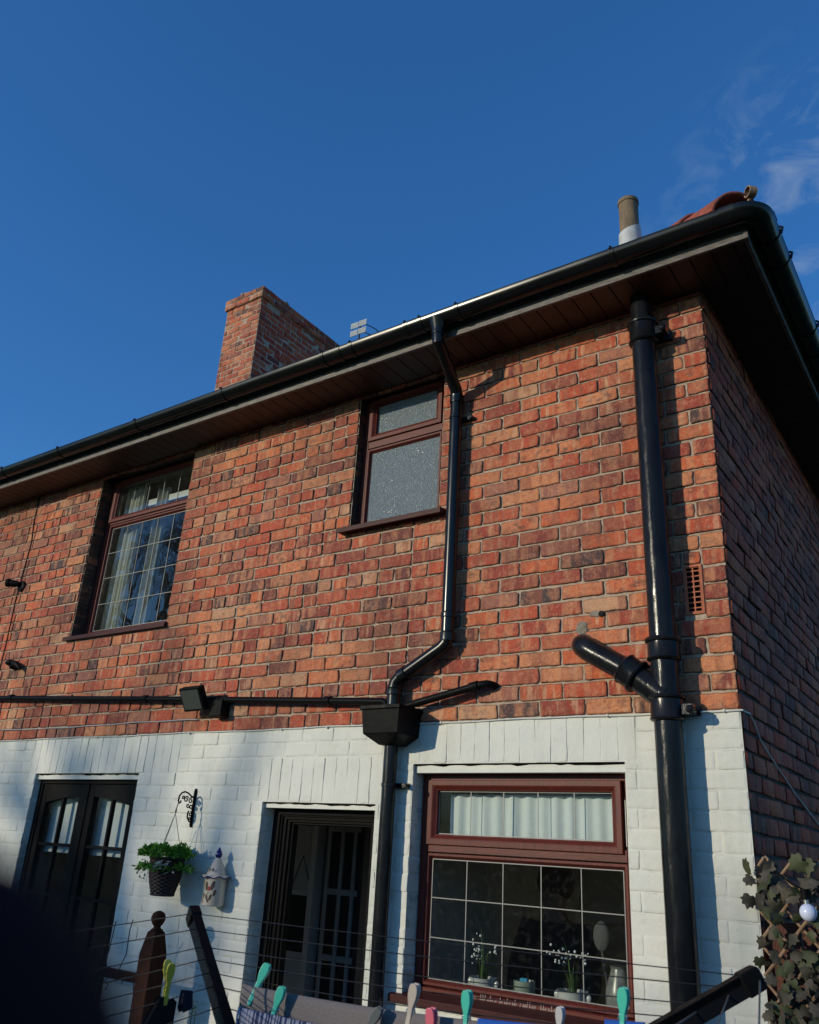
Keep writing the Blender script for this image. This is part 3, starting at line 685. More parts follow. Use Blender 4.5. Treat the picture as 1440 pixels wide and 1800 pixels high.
for z in (1.64, -.30, -1.5):
    b = MB(); xx = RX if z > 0 else -1.655
    b.lathe((xx, RY_, z), [(RR, -.010), (RR+.004, -.008), (RR+.004, .008), (RR, .010)], 20); b.box((xx-.01, RY_+.03, z-.01), (xx+.085, -.003, z+.012)); b.lathe((xx+.078, RY_+.045, z), [(.012, 0), (.012, .02), (.007, .024)], 10, (0, -1, 0)); b.build("pipe_bracket", M["plastic"], rwp, True)
b = MB(); b.tube([(-1.655, RY_, -.08), (-1.655, RY_, -1.2), (-1.65, RY_, GZ)], .0345, 20); b.build("lower_pipe", M["iron"], rwp, True)
# hopper head
b = MB()
def frus(bb, x0, x1, y0, y1, z1, X0, X1, Y0, Y1, z0):
    bb.add([(x0, y0, z1), (x1, y0, z1), (x1, y1, z1), (x0, y1, z1), (X0, Y0, z0), (X1, Y0, z0), (X1, Y1, z0), (X0, Y1, z0)],
           [(4, 0, 3, 7), (0, 4, 5, 1), (1, 5, 6, 2), (3, 2, 6, 7), (4, 7, 6, 5)])
frus(b, -1.748, -1.520, -.200, -.006, .050, -1.738, -1.530, -.190, -.006, -.072)
frus(b, -1.738, -1.530, -.190, -.006, -.0725, -1.70, -1.60, -.105, -.010, -.115)
b.box((-1.756, -.209, .042), (-1.512, -.197, .062)); b.box((-1.756, -.197, .042), (-1.744, -.004, .062)); b.box((-1.524, -.197, .042), (-1.512, -.004, .062))
b.add([(-1.745, -.197, .03), (-1.524, -.197, .03), (-1.524, -.006, .03), (-1.745, -.006, .03)], [(0, 1, 2, 3)])
hop = b.build("rainwater_hopper", M["blackp"], house, bevel=.003)
for dx in (.035, .19):
    b = MB()
    for z in (-.03, .0): b.box((-1.748+dx*0-.001+dx, -.2012, z), (-1.748+dx+.002, -.2, z+.02))
# waste pipes
b = MB(); b.tube([(XL, -.05, .42), (-6.0, -.048, .345), (-3.2, -.046, .192), (-1.735, -.048, .108), (-1.712, -.05, .100), (-1.705, -.052, .080), (-1.705, -.055, .03)], .0185, 16)
wp = b.build("waste_pipe", M["blackp"], house, True)
for x in (-6.4, -5.17, -3.62, -2.95, -2.1): sock((x, -.047, .192+(-3.2-x)*.0565), (1, 0, -.0565), .0185, .045, "pipe_coupler", wp, M["blackp"])
b = MB(); b.tube([(-1.60, -.075, .03), (-1.60, -.075, .058), (-1.59, -.074, .068), (-1.50, -.068, .088), (-1.16, -.055, .156), (-1.128, -.05, .160), (-1.112, -.035, .158), (-1.108, .0, .157), (-1.108, .03, .157)], .0185, 16)
wp2 = b.build("waste_spur", M["blackp"], house, True); sock((-1.19, -.056, .150), (1, 0, .2), .0185, .05, "pipe_coupler", wp2, M["blackp"])
# air brick
b = MB(); b.ring(-.186, -.105, .405, .625, [(0, .02), (0, -.004), (.010, -.006), (.014, .001)])
for i in range(1, 9): b.box((-.172, .000, .405+.0235*i+.002), (-.119, .01, .405+.0235*i+.007))
b.box((-.1475, -.0005, .417), (-.1425, .0095, .613)); ab = b.build("air_brick", M["terracotta"], house)
b = MB(); b.box((-.184, .022, .407), (-.107, .03, .623)); b.build("air_brick_void", M["hole"], ab)
# hole knocked in the wall with mortar smear beside the branch
def rough_patch(nm, c, rx, rz, mt, th=.008, n=26, seed=1):
    vs = [(c[0], -th-.001, c[1])]
    for q in range(n):
        a = 2*PI*q/n; k_ = 1+.28*float(vn(np.array([[math.cos(a)*2.2+seed*7, math.sin(a)*2.2, 0.5]]))[0])+random.uniform(-.07, .07)
        vs.append((c[0]+rx*k_*.72*math.cos(a), -th*random.uniform(.6, 1.1), c[1]+rz*k_*.72*math.sin(a)))
    for q in range(n):
        a = 2*PI*q/n; o_ = vs[1+q]; vs.append((c[0]+(o_[0]-c[0])*1.38, .004, c[1]+(o_[2]-c[1])*1.38))
    bb = MB(); bb.add(vs, [(0, 1+(q+1) % n, 1+q) for q in range(n)]+[(1+q, 1+(q+1) % n, 1+n+(q+1) % n, 1+n+q) for q in range(n)])
    return bb.build(nm, mt, house)
rough_patch("mortar_patch", (-.655, .315), .072, .052, M["cement"], seed=1); rough_patch("mortar_patch", (-.665, .395), .036, .040, M["cement"], .006, seed=2); rough_patch("mortar_patch", (-.590, .455), .040, .020, M["cement"], .006, seed=3)
b = MB(); b.ball((-.565, -.004, .452), .016, 10, 8, (1, .4, .9)); b.build("mortar_hole", M["hole"], house, 'all')

# ------------------------------------------------------------------ windows
def bars(bb, x0, x1, z0, z1, y, cols, rows, w=.0040):
    for i in range(cols+1):
        x = x0+(x1-x0)*i/cols; bb.box((x-w/2, y-.0025, z0), (x+w/2, y, z1))
    for j in range(rows+1):
        z = z0+(z1-z0)*j/rows; bb.box((x0, y-.0030, z-w/2), (x1, y-.0001, z+w/2))
def window(key, x0, x1, z0, z1, yf, top, low, cols=None, rows=None, mg=None, glass=None, sash_low=False):
    b = MB(); b.ring(x0, x1, z0, z1, [(0, yf+.06), (0, yf+.002), (.003, yf), (.034, yf), (.038, yf+.006), (.040, yf+.03)])
    fr = b.build("window_frame", M["rose_v"], house, 'flat' and False)
    b = MB(); b.box((x0+.038, yf+.001, low[3]+.028), (x1-.038, yf+.045, top[2]-.030)); b.build("transom", M["rose"], fr)
    for gi, g in enumerate((top, low)):
        prd = -.012 if (gi == 0 or sash_low) else .002; bw = .046 if (gi == 0 or sash_low) else .022
        b = MB(); y = yf+prd
        b.ring(g[0]-bw, g[1]+bw, g[2]-bw, g[3]+bw, [(0, yf+.03), (0, y+.002), (.002, y), (bw*.5, y), (bw*.62, y+.002), (bw*.9, y+.014), (bw, y+.016), (bw, yf+.032)])
        sh = b.build("sash" if prd < 0 else "glazing_bead", M["rose_v"], fr)
        b = MB(); yg = yf+.022; b.add([(g[0]-.004, yg, g[2]-.004), (g[1]+.004, yg, g[2]-.004), (g[1]+.004, yg, g[3]+.004), (g[0]-.004, yg, g[3]+.004)], [(0, 1, 2, 3)])
        b.build("pane", glass, fr)
        if cols:
            b = MB(); bars(b, g[0]+.004, g[1]-.004, g[2]+.004, g[3]-.004, yg-.001, cols, 1 if gi == 0 else rows); b.build("lead_strip", M["lead"], fr)
    return fr
kf = window('k', -1.554, -.487, -1.187, -.228, .088, (-1.470, -.584, -.509, -.309), (-1.494, -.546, -1.120, -.614), 5, 3, glass=M["glass_lo"])
lf = window('l', -4.664, -3.611, .718, 2.00, .100, (-4.580, -3.700, 1.695, 1.96), (-4.585, -3.690, .785, 1.605), 5, 4, glass=M["glass"])
mf = window('m', -2.094, -1.483, 1.118, 2.00, .062, (-2.012, -1.570, 1.762, 1.965), (-2.038, -1.545, 1.182, 1.643), glass=M["frosted"])
def sill(x0, x1, z, y0, y1, t=.026):
    b = MB(); yz = [(y1, z+.010), (y0+.01, z-.002), (y0, z-.006), (y0, z-.034), (y0+.004, z-.036), (y0+.010, z-t), (y1, z-t)]
    n = len(yz); b.add([(x0, y, q) for y, q in yz]+[(x1, y, q) for y, q in yz], [tuple(range(n)), tuple(range(2*n-1, n-1, -1))]+[(i, i+n, (i+1) % n+n, (i+1) % n) for i in range(n)])
    return b.build("window_sill", M["rose_s"], house, bevel=.0015)
sill(-4.715, -3.590, .728, -.028, .10); sill(-2.150, -1.430, 1.128, -.060, .062); sill(-1.612, -.455, -1.176, -.030, .09)
# white painted squiggles along the kitchen frame bottom (faded decal, not readable)
b = MB(); x = -1.30
random.seed(3)
for i in range(34):
    hgt = random.choice((.012, .012, .022)); b.add([(x, .0872, -1.166), (x+.0022, .0872, -1.166), (x+.006, .0872, -1.166+hgt), (x+.0035, .0872, -1.166+hgt)], [(0, 1, 2, 3)])
    if i % 3: b.add([(x+.002, .0871, -1.166), (x+.012, .0871, -1.160), (x+.012, .0871, -1.158), (x+.002, .0871, -1.164)], [(0, 1, 2, 3)])
    x += random.uniform(.009, .014) + (.014 if i % 7 == 6 else 0)
b.build("faded_lettering", mat("faded_paint", (.42, .36, .33), .8), kf)
random.seed(21)

# back door frame, open doorway
b = MB()
x0, x1, zt = -2.535, -1.774, -.402
prof = [(0, .095), (.022, .095), (.022, .082), (.050, .082), (.054, .092), (.060, .092), (.060, .102), (.078, .102), (.082, .112), (.095, .112), (.095, .125), (.108, .125), (.112, .16)]
vs = []
for ins, y in prof: vs += [(x0+ins*1.15, y, -2.2), (x0+ins*1.15, y, zt-ins*.8), (x1-ins, y, zt-ins*.8), (x1-ins, y, -2.2)]
b.add(vs, [(i*4+k_, (i+1)*4+k_, (i+1)*4+k_+1, i*4+k_+1) for i in range(len(prof)-1) for k_ in range(3)])
b.build("door_frame", M["timber"], house)
for xa_, xb_ in ((x0, x1), (-4.72, -3.62)): b = MB(); b.box((xa_, .02, -2.3), (xb_, .2, -2.2)); b.build("door_step", M["slab"], house)
# inside the hall: white door edge, glazed door ajar
b = MB(); b.box((-2.935, .90, -2.2), (-2.895, .99, -.13)); b.box((-2.88, 1.10, -2.2), (-2.35, 1.14, -.13)); b.build("hall_door_casing", M["room_blue"], house)
gd = MB(); gx0, gx1, gy = -2.775, -2.455, .86
for x in (gx0, gx0+.108, gx0+.208, gx1-.03): gd.box((x, gy, -2.15), (x+.026, gy+.035, -.45))
for z in (-2.15, -1.72, -1.22, -.86, -.50): gd.box((gx0, gy+.002, z), (gx1-.015, gy+.033, z+.035))
db = MB(); db.box((gx0+.01, gy+.012, -2.1), (gx1-.02, gy+.020, -.48)); db.box((gx1+.02, gy-.1, -2.19), (gx1+.05, gy+.36, -.14)); gdd = db
gd.build("glazed_inner_door", M["room_up"], house, bevel=.004)

gdd.build("hall_shade_panel", M["picture"], house)  # dark sheets in and beside the inner door stand in for hall shade
# French doors
fd = MB(); FX0, FX1, FY = -4.720, -3.622, .052
fd.add(*(lambda pr: ([p for ins, y in pr for p in ((FX0+ins, y, -2.2), (FX0+ins, y, -.268-ins*.7), (FX1-ins, y, -.268-ins*.7), (FX1-ins, y, -2.2))],
       [(i*4+k_, (i+1)*4+k_, (i+1)*4+k_+1, i*4+k_+1) for i in range(len(pr)-1) for k_ in range(3)]))([(0, .12), (0, FY-.006), (.035, FY-.006), (.038, FY), (.038, .10)]))
fdf = fd.build("french_door_frame", M["timber"], house)
def arch(x): return -.372 - .050*((x+4.187)/.46)**2
for lx0, lx1 in ((-4.682, -4.192), (-4.186, -3.660)):
    b = MB(); st_ = .052 if lx0 < -4.5 else .078
    gx0_, gx1_ = (-4.632, -4.268) if lx0 < -4.5 else (-4.108, -3.738)
    b.box((lx0, FY+.004, -2.19), (gx0_, FY+.048, -.296)); b.box((gx1_, FY+.004, -2.19), (lx1, FY+.048, -.296))
    P = [(gx0_+(gx1_-gx0_)*i/12, arch(gx0_+(gx1_-gx0_)*i/12)) for i in range(13)]
    b.prism(P+[(gx1_, -.297), (gx0_, -.297)], FY+.0045, FY+.0475)
    mxx = (gx0_+gx1_)/2; b.box((mxx-.010, FY+.012, -1.9), (mxx+.010, FY+.040, arch(mxx)+.01))
    for z in (-.676, -.975, -1.275, -1.575): b.box((gx0_, FY+.0125, z-.010), (gx1_, FY+.0395, z+.010))
    b.box((gx0_, FY+.005, -2.19), (gx1_, FY+.047, -1.88))
    lf_ = b.build("french_door_leaf", M["timber"], house, bevel=.003)
    b = MB(); b.add([(gx0_, FY+.026, -1.9), (gx1_, FY+.026, -1.9), (gx1_, FY+.026, -.36), (gx0_, FY+.026, -.36)], [(0, 1, 2, 3)]); b.build("door_pane", M["glass_lo"], lf_)
b = MB(); b.box((-4.190, FY-.004, -2.19), (-4.165, FY+.006, -.296)); b.build("meeting_strip", M["timber"], fdf, bevel=.003)

# ------------------------------------------------------------------ soft furnishings and things behind the glass
def drape(nm, x0, x1, z0, z1, y, mt, label, cat, waves=9, amp=.016, n=80, group=None):
    vs = []
    for j in range(9):
        z = z0+(z1-z0)*j/8
        for i in range(n+1):
            s_ = i/n; vs.append((x0+(x1-x0)*s_, y+amp*(math.sin(s_*waves*2*PI+.6*math.sin(s_*9))+.4*math.sin(s_*waves*4.7+1))*(1-.25*j/8), z+.004*math.sin(s_*waves*4)*(j == 0)))
    b = MB(); b.add(vs, [(j*(n+1)+i, j*(n+1)+i+1, (j+1)*(n+1)+i+1, (j+1)*(n+1)+i) for j in range(8) for i in range(n)])
    return tag(b.build(nm, mt, None, 'all'), label, cat, group)
drape("cafe_curtain", -1.44, -.50, -.575, -.322, .165, M["curtain"], "short pale gathered curtain behind the top light of the kitchen window", "curtain", 13, .010)
drape("curtain", -4.24, -4.10, .74, 1.90, .22, M["curtain2"], "olive grey curtain hanging in the middle of the left upstairs window", "curtain", 3, .03, 40)
drape("net_curtain", -4.62, -4.36, .74, 1.98, .20, M["curtain2"], "grey net curtain gathered at the left side of the left upstairs window", "curtain", 5, .018, 50)
b = MB(); b.box((-4.36, .22, 1.79), (-3.45, .30, 1.84)); tag(b.build("curtain_pelmet", M["white"]), "white rail across the top light of the left upstairs window", "curtain rail")
b = MB(); b.box((-1.98, .20, 1.90), (-1.56, .30, 1.96)); tag(b.build("blind_cassette", M["white"]), "white blind rolled up behind the frosted upstairs window", "blind")
for i, (x0, x1) in enumerate(((-4.66, -4.215), (-4.16, -3.68))):
    b = MB(); b.add([(x0, .135, -.712), (x1, .135, -.712), (x1, .135, -.33), (x0, .135, -.33)], [(0, 1, 2, 3)]); b.box((x0, .129, -.724), (x1, .141, -.708)); b.box((x0, .128, -.33), (x1, .17, -.30))
    tag(b.build("roller_blind", M["blind"]), ("pale roller blind half way down behind the left leaf of the French doors", "pale roller blind half way down behind the right leaf of the French doors")[i], "blind", "roller blinds in the French doors")
# hanging framed slate in the hall
hp = thing("hanging_board", (-2.93, .93, -1.25), "dark framed board hung on a cord triangle inside the open back door", "picture")
b = MB(); b.box((-3.115, .93, -1.205), (-2.945, .945, -.885)); b.build("board", M["picture"], hp)
b = MB(); b.ring(-3.145, -2.915, -1.235, -.855, [(0, .955), (0, .92), (.030, .925), (.030, .94)]); b.build("board_frame", M["room_blue"], hp)
b = MB(); b.tube([(-3.12, .94, -.86), (-3.03, .94, -.655), (-2.94, .94, -.86)], .004, 6); b.build("cord", M["picture"], hp)
b = MB(); b.box((-3.19, .956, -2.2), (-2.94, .985, -.20)); tag(b.build("open_door", M["room_blue"]), "pale blue grey door standing open inside the back doorway behind the hanging board", "door")

# plants, mug and china on the kitchen sill
def plant_pot(x, y, s=1.0, label="", seed=1):
    rg = random.Random(seed); zb = -1.168
    t = thing("potted_plant", (x, y, zb), label, "potted plant", "white potted plants on the kitchen window sill")
    b = MB(); b.lathe((x, y, zb), [(.030*s, 0), (.052*s, .006), (.060*s, .03), (.056*s, .062), (.062*s, .074), (.056*s, .074), (.048*s, .055)], 22)
    for sg in (-1, 1): b.ball((x+sg*.066*s, y, zb+.052), .014, 8, 6, (.9, .6, 1.2))
    b.build("pot", M["pot"], t, True)
    b = MB()
    for i in range(34):
        a = rg.uniform(0, 2*PI); ln = rg.uniform(.10, .24)*s; sp = rg.uniform(.02, .16)*s
        dx, dy = math.cos(a), math.sin(a)*.45; pts = []
        for q in range(7):
            f = q/6; pts.append(Vector((x+dx*(.02+sp*f*f), y+dy*(.02+sp*f*f), zb+.06+ln*(f-.35*f*f*f*(sp/.1)))))
        for q in range(6):
            w = .0032*(1-q/6.5); sd_ = Vector((-dy, dx, 0)).normalized()*w
            b.add([pts[q]-sd_, pts[q]+sd_, pts[q+1]+sd_*.8, pts[q+1]-sd_*.8], [(0, 1, 2, 3)])
    b.build("leaves", M["grass"], t)
    b = MB()
    for i in range(38):
        c = Vector((x-.045*s+rg.gauss(0, .028), y+rg.uniform(-.03, .03), zb+.185*s+rg.gauss(0, .026)))
        if i > 28: c = Vector((x+.05*s+rg.gauss(0, .014), y, zb+.19*s+rg.gauss(0, .012)))
        b.ball(c, rg.uniform(.0035, .0065), 6, 4)
    b.build("flowers", M["petal"], t, 'all')
plant_pot(-1.262, .205, 1.0, "white flowering plant in a white pot at the left of the kitchen sill", 4)
plant_pot(-.832, .205, 1.08, "white flowering plant in a scalloped white pot right of the green mug", 9)
mg = thing("mug", (-1.053, .20, -1.168), "pale green mug with a blue sponge on the kitchen sill between the plants", "mug")
b = MB(); b.lathe((-1.053, .20, -1.168), [(.040, 0), (.046, .008), (.047, .085), (.044, .086), (.042, .07)], 24); b.build("cup", M["green_mug"], mg, True)
b = MB(); b.box((-1.066, .18, -1.11), (-1.030, .20, -1.072)); b.build("sponge", M["sponge"], mg, bevel=.004)
kt = thing("patterned_jug", (-.63, .22, -1.168), "off white patterned jug at the right end of the kitchen sill", "jug")
b = MB(); b.lathe((-.63, .23, -1.168), [(.045, 0), (.062, .03), (.060, .10), (.040, .155), (.036, .175), (.042, .185)], 22); b.build("jug_body", mat("jug_glaze", (.22, .22, .2), .3, (.10, .10, .09), 40), kt, True)
b = MB(); b.tube([(-.575, .23, -1.03), (-.545, .23, -1.06), (-.57, .23, -1.11)], .007, 8); b.build("handle", M["pot"], kt, True)
b = MB(); b.ball((-.735, .30, -.885), .048, 16, 10, (.8, .35, 1.25)); b.tube([(-.735, .30, -.94), (-.70, .30, -1.16)], .005, 6); tag(b.build("oval_ornament", mat("dull_ornament", (.07, .07, .065), .8), None, True), "pale oval ornament on a stem above the patterned jug in the kitchen window", "ornament")
# worktop and wall cupboard in the kitchen
b = MB(); b.box((-1.70, .27, -1.34), (-.05, .86, -1.30)); b.box((-1.70, .29, -2.19), (-.05, .84, -1.34)); tag(b.build("kitchen_worktop", M["room"]), "dim kitchen worktop behind the large ground floor window", "worktop")
b = MB(); b.box((-.9, 2.3, -.95), (-.05, 2.68, -.3)); b.box((-1.7, 2.3, -.95), (-1.25, 2.68, -.3)); tag(b.build("wall_cupboard", M["room_blue"]), "dim wall cupboards on the far kitchen wall behind the window", "cupboard")

def skin_body(nm, V, Eg, R, mt, parent=None, sub=2):
    me = bpy.data.meshes.new(nm); me.from_pydata(V, Eg, []); me.materials.append(mt); o = link(nm, me, parent)
    sk = o.modifiers.new("skin", 'SKIN'); sk.use_smooth_shade = True
    for i, v in enumerate(me.skin_vertices[0].data): v.radius = R[i] if isinstance(R[i], tuple) else (R[i], R[i]); v.use_root = (i == 0)
    sb = o.modifiers.new("sub", 'SUBSURF'); sb.levels = sub; sb.render_levels = sub; return o
# person standing at the sink behind the kitchen glass
px, py = -1.33, 1.12
prs = thing("person", (px, py, -2.2), "person in a dark jumper standing indoors behind the kitchen window", "person")
V = [(px, py, -1.40), (px, py, -1.18), (px, py-.01, -1.0), (px, py-.01, -.90), (px, py-.02, -.845), (px, py-.03, -.78), (px, py-.03, -.69),
     (px-.17, py, -.945), (px-.22, py-.06, -1.20), (px-.10, py-.24, -1.34), (px+.17, py, -.945), (px+.22, py-.06, -1.20), (px+.12, py-.26, -1.34),
     (px-.09, py, -1.50), (px-.10, py, -1.85), (px-.10, py, -2.17), (px+.09, py, -1.50), (px+.10, py, -1.85), (px+.10, py, -2.17)]
Eg = [(0, 1), (1, 2), (2, 3), (3, 4), (4, 5), (5, 6), (2, 7), (7, 8), (8, 9), (2, 10), (10, 11), (11, 12), (0, 13), (13, 14), (14, 15), (0, 16), (16, 17), (17, 18)]
R = [(.16, .11), (.14, .10), (.17, .10), (.075, .07), (.055, .06), (.078, .095), (.070, .088), (.062, .06), (.045, .045), (.03, .03), (.062, .06), (.045, .045), (.03, .03), (.09, .09), (.06, .06), (.045, .06), (.09, .09), (.06, .06), (.045, .06)]
body = skin_body("body", V, Eg, R, M["skin"], prs)
b = MB(); b.ball((px, py-.01, -.70), .108, 18, 12, (.95, 1.05, 1.0)); b.build("hair", M["hair"], prs, 'all')
b = MB(); hx = px; b.ball((hx, py-.125, -.755), .014, 8, 6, (.8, 1.2, 1.3)); b.ball((hx-.032, py-.105, -.735), .010, 8, 6); b.ball((hx+.032, py-.105, -.735), .010, 8, 6); b.ball((hx, py-.112, -.792), .014, 8, 6, (1.5, .5, .5)); b.build("face", M["skin"], prs, 'all')
Vj = V[:4]+V[7:9]+V[10:12]; 
jm = skin_body("jumper", [V[0], V[1], V[2], (px, py-.01, -.93), V[7], V[8], (px-.11, py-.20, -1.32), V[10], V[11], (px+.13, py-.22, -1.32)],
               [(0, 1), (1, 2), (2, 3), (2, 4), (4, 5), (5, 6), (2, 7), (7, 8), (8, 9)], [(.178, .125), (.158, .115), (.185, .115), (.085, .08), (.075, .073), (.057, .057), (.04, .04), (.075, .073), (.057, .057), (.04, .04)], M["top"], prs)

# ------------------------------------------------------------------ fittings on the front wall
fl = thing("floodlight", (-3.02, 0, .15), "black security floodlight tilted down on the brick wall above the white paint", "floodlight")
b = MB(); b.box((-2.985, -.075, .075), (-2.885, -.004, .175)); b.build("junction_box", M["blackp"], fl, bevel=.006)
hb = MB(); hb.box((-.095, -.022, -.072), (.095, .022, .072)); Rm = Matrix.Translation((-3.085, -.115, .180)) @ Matrix.Rotation(rad(-4), 4, 'Z') @ Matrix.Rotation(rad(28), 4, 'X')
hb.v = [tuple(Rm @ Vector(p)) for p in hb.v]; hd_ = hb.build("lamp_head", M["blackp"], fl, bevel=.006)
gb = MB(); gb.box((-.080, -.0245, -.058), (.080, -.0225, .058)); gb.v = [tuple(Rm @ Vector(p)) for p in gb.v]; gb.build("lens", mat("lamp_glass", (.06, .065, .06), .25), hd_)
b = MB(); b.tube([(-2.94, -.06, .14), (-3.0, -.09, .16), (-3.07, -.105, .175)], .012, 8); b.build("lamp_arm", M["blackp"], fl, True)

sl = thing("security_camera", (-5.50, 0, 1.23), "small black security camera high on the brick wall left of the upstairs window", "camera")
b = MB(); b.lathe((-5.47, -.004, 1.215), [(.045, 0), (.045, .012), (.028, .022)], 18, (0, -1, 0)); b.build("mount", M["blackp"], sl, True)
b = MB(); b.lathe((-5.475, -.04, 1.225), [(.020, -.01), (.026, .015), (.028, .07), (.034, .075), (.034, .095), (.018, .097)], 18, (-.86, -.50, .12)); b.build("camera_body", M["blackp"], sl, True)
s2 = thing("cable_clamp", (-5.27, 0, .555), "tangled black cable clamp low on the brick wall near the black pipe", "cable clamp")
b = MB(); b.lathe((-5.29, -.004, .56), [(.036, 0), (.034, .03), (.02, .05)], 12, (0, -1, 0)); b.ball((-5.30, -.05, .575), .033, 10, 8, (1.4, 1, .7)); b.build("clamp_body", M["blackp"], s2, True)
b = MB(); b.tube([(-5.31, -.04, .58), (-5.25, -.05, .565), (-5.19, -.05, .545), (-5.16, -.04, .515)], [.02, .022, .018, .010], 8); b.tube([(-5.34, -.04, .59), (-5.345, -.05, .66)], .003, 5); b.tube([(-5.22, -.04, .56), (-5.16, -.05, .62)], .003, 5); b.tube([(-5.26, -.04, .56), (-5.28, -.05, .64)], .0025, 5); b.build("cable_end", M["blackp"], s2, True)
b = MB(); b.tube([(-5.53, -.008, 2.0), (-5.528, -.008, 1.8), (-5.49, -.008, 1.6), (-5.505, -.008, 1.3), (-5.515, -.008, 1.1), (-5.50, -.008, .75), (-5.51, -.008, .38), (-5.52, -.008, .0)], .0045, 6)
tag(b.build("wall_cable", M["blackp"], None, True), "thin black cable running down the brick wall beside the camera", "cable")
b = MB(); pts = []
for i in range(60):
    x = -7.5+i*(4.35/59); pts.append((x, -.009, .074+.004*math.sin(x*3.1)+.002*math.sin(x*13)))
b.tube(pts, .0033, 6); tag(b.build("pale_cable", M["pale"], None, True), "thin pale cable clipped along the brick course just above the white paint on the left", "cable")
b = MB(); pts = []
for i in range(90):
    x = -7.5+i*(7.5/89); pts.append((x, -.0105, -.002+.0028*math.sin(x*5.3)+.0012*math.sin(x*17)-.002*(x > -1.5)))
pts += [(.009, -.009, -.004), (.011, .02, -.006), (.011, .10, -.001), (.011, .16, -.03), (.011, .24, -.09), (.011, .40, -.14), (.011, .8, -.25), (.011, 1.3, -.36), (.011, 2.2, -.50)]
b.tube(pts, .0036, 6)
for x in (-5.9, -4.9, -4.1, -3.2, -2.45, -2.12, -1.82, -1.40, -.55, -.06): b.ball((x, -.012, -.004), .0075, 6, 5)
tag(b.build("white_cable", M["paint"], None, True), "white cable clipped along the top edge of the white paint and round the corner", "cable")

# iron bracket with a hanging basket
X = -3.073
bk = thing("wall_bracket", (X, 0, -.43), "black scrolled iron bracket holding the hanging basket on the white wall", "bracket")
b = MB(); b.tube([(X, -.008, -.322), (X, -.010, -.335), (X, -.010, -.52), (X, -.008, -.532)], [.006, .0095, .0095, .006], 8, sq=.8); b.build("back_plate", M["blackp"], bk, True)
b = MB()
def scroll(cy, cz, r0, r1, a0, a1, n=18, w=.0036):
    b.tube([(X, cy+(r0+(r1-r0)*i/n)*math.cos(a0+(a1-a0)*i/n), cz+(r0+(r1-r0)*i/n)*math.sin(a0+(a1-a0)*i/n)) for i in range(n+1)], w, 7)
b.tube([(X, -.012, -.372), (X, -.035, -.366), (X, -.060, -.352), (X, -.085, -.345), (X, -.108, -.352), (X, -.124, -.372), (X, -.127, -.398), (X, -.118, -.410), (X, -.108, -.404), (X, -.110, -.394)], .0048, 8)
b.tube([(X, -.012, -.505), (X, -.030, -.500), (X, -.044, -.482), (X, -.046, -.462), (X, -.040, -.446)], .0045, 8)
scroll(-.036, -.390, .016, .005, PI*.4, PI*2.6); scroll(-.070, -.385, .017, .005, PI*.2, PI*2.6); scroll(-.030, -.425, .014, .004, -PI*.3, PI*1.9); scroll(-.052, -.418, .012, .004, 0, -PI*2); scroll(-.026, -.462, .013, .004, PI*.5, -PI*1.7); scroll(-.094, -.378, .010, .003, 0, PI*2)
scroll(-.028, -.488, .008, .003, 0, PI*2)
b.build("scrollwork", M["blackp"], bk, True)
HBX, HBY = X, -.140
hbk = thing("hanging_basket", (HBX, HBY, -.90), "dark wicker hanging basket of bright green trailing foliage on the white wall", "hanging basket")
b = MB()                                                               # woven: bulging rows around upright stakes
n = 72; rows = 20; vs = []
for j in range(rows+1):
    f = j/rows; r = .064+.036*math.sin(min(f*1.15, 1)*PI/2)
    for k_ in range(n):
        a = 2*PI*k_/n; bulge = .0042*(1 if (k_//3+j) % 2 else -1)*(1 if k_ % 3 != 0 else 0)
        vs.append((HBX+(r+bulge)*math.cos(a), HBY+(r+bulge)*math.sin(a)*.86, -.885+.185*f))
b.add(vs, [(j*n+k_, j*n+(k_+1) % n, (j+1)*n+(k_+1) % n, (j+1)*n+k_) for j in range(rows) for k_ in range(n)]+[tuple(range(n-1, -1, -1))])
for zc, rr in ((-.70, .101), (-.882, .065)):
    b.tube([(HBX+rr*math.cos(2*PI*k_/32), HBY+rr*.86*math.sin(2*PI*k_/32), zc) for k_ in range(33)], .0065, 7)
b.build("basket", M["wicker"], hbk, True)
b = MB(); b.tube([(X, -.122, -.404), (X, -.130, -.43), (X, -.134, -.455)], .003, 6); b.ball((X, -.133, -.452), .007, 8, 6, (.8, .8, 2))
for a in (PI*.92, PI*1.55, PI*.05, PI*.45):
    b.tube([(X, -.134, -.465), (HBX+.100*math.cos(a), HBY+.086*math.sin(a), -.70)], .0019, 5)
b.build("chains", M["chain"], hbk, True)
def leafy(b, c, ln, w, d, upv, fold=.25):
    d = Vector(d).normalized(); s_ = d.cross(Vector(upv)); 
    if s_.length < 1e-3: s_ = Vector((1, 0, 0))
    s_.normalize(); nn = s_.cross(d); c = Vector(c)
    b.add([c, c+d*ln*.45+s_*w-nn*w*fold, c+d*ln*1.0, c+d*ln*.45-s_*w-nn*w*fold, c+d*ln*.5+nn*w*.1], [(0, 1, 4), (1, 2, 4), (4, 2, 3), (0, 4, 3)])
rg = random.Random(5); b = MB()
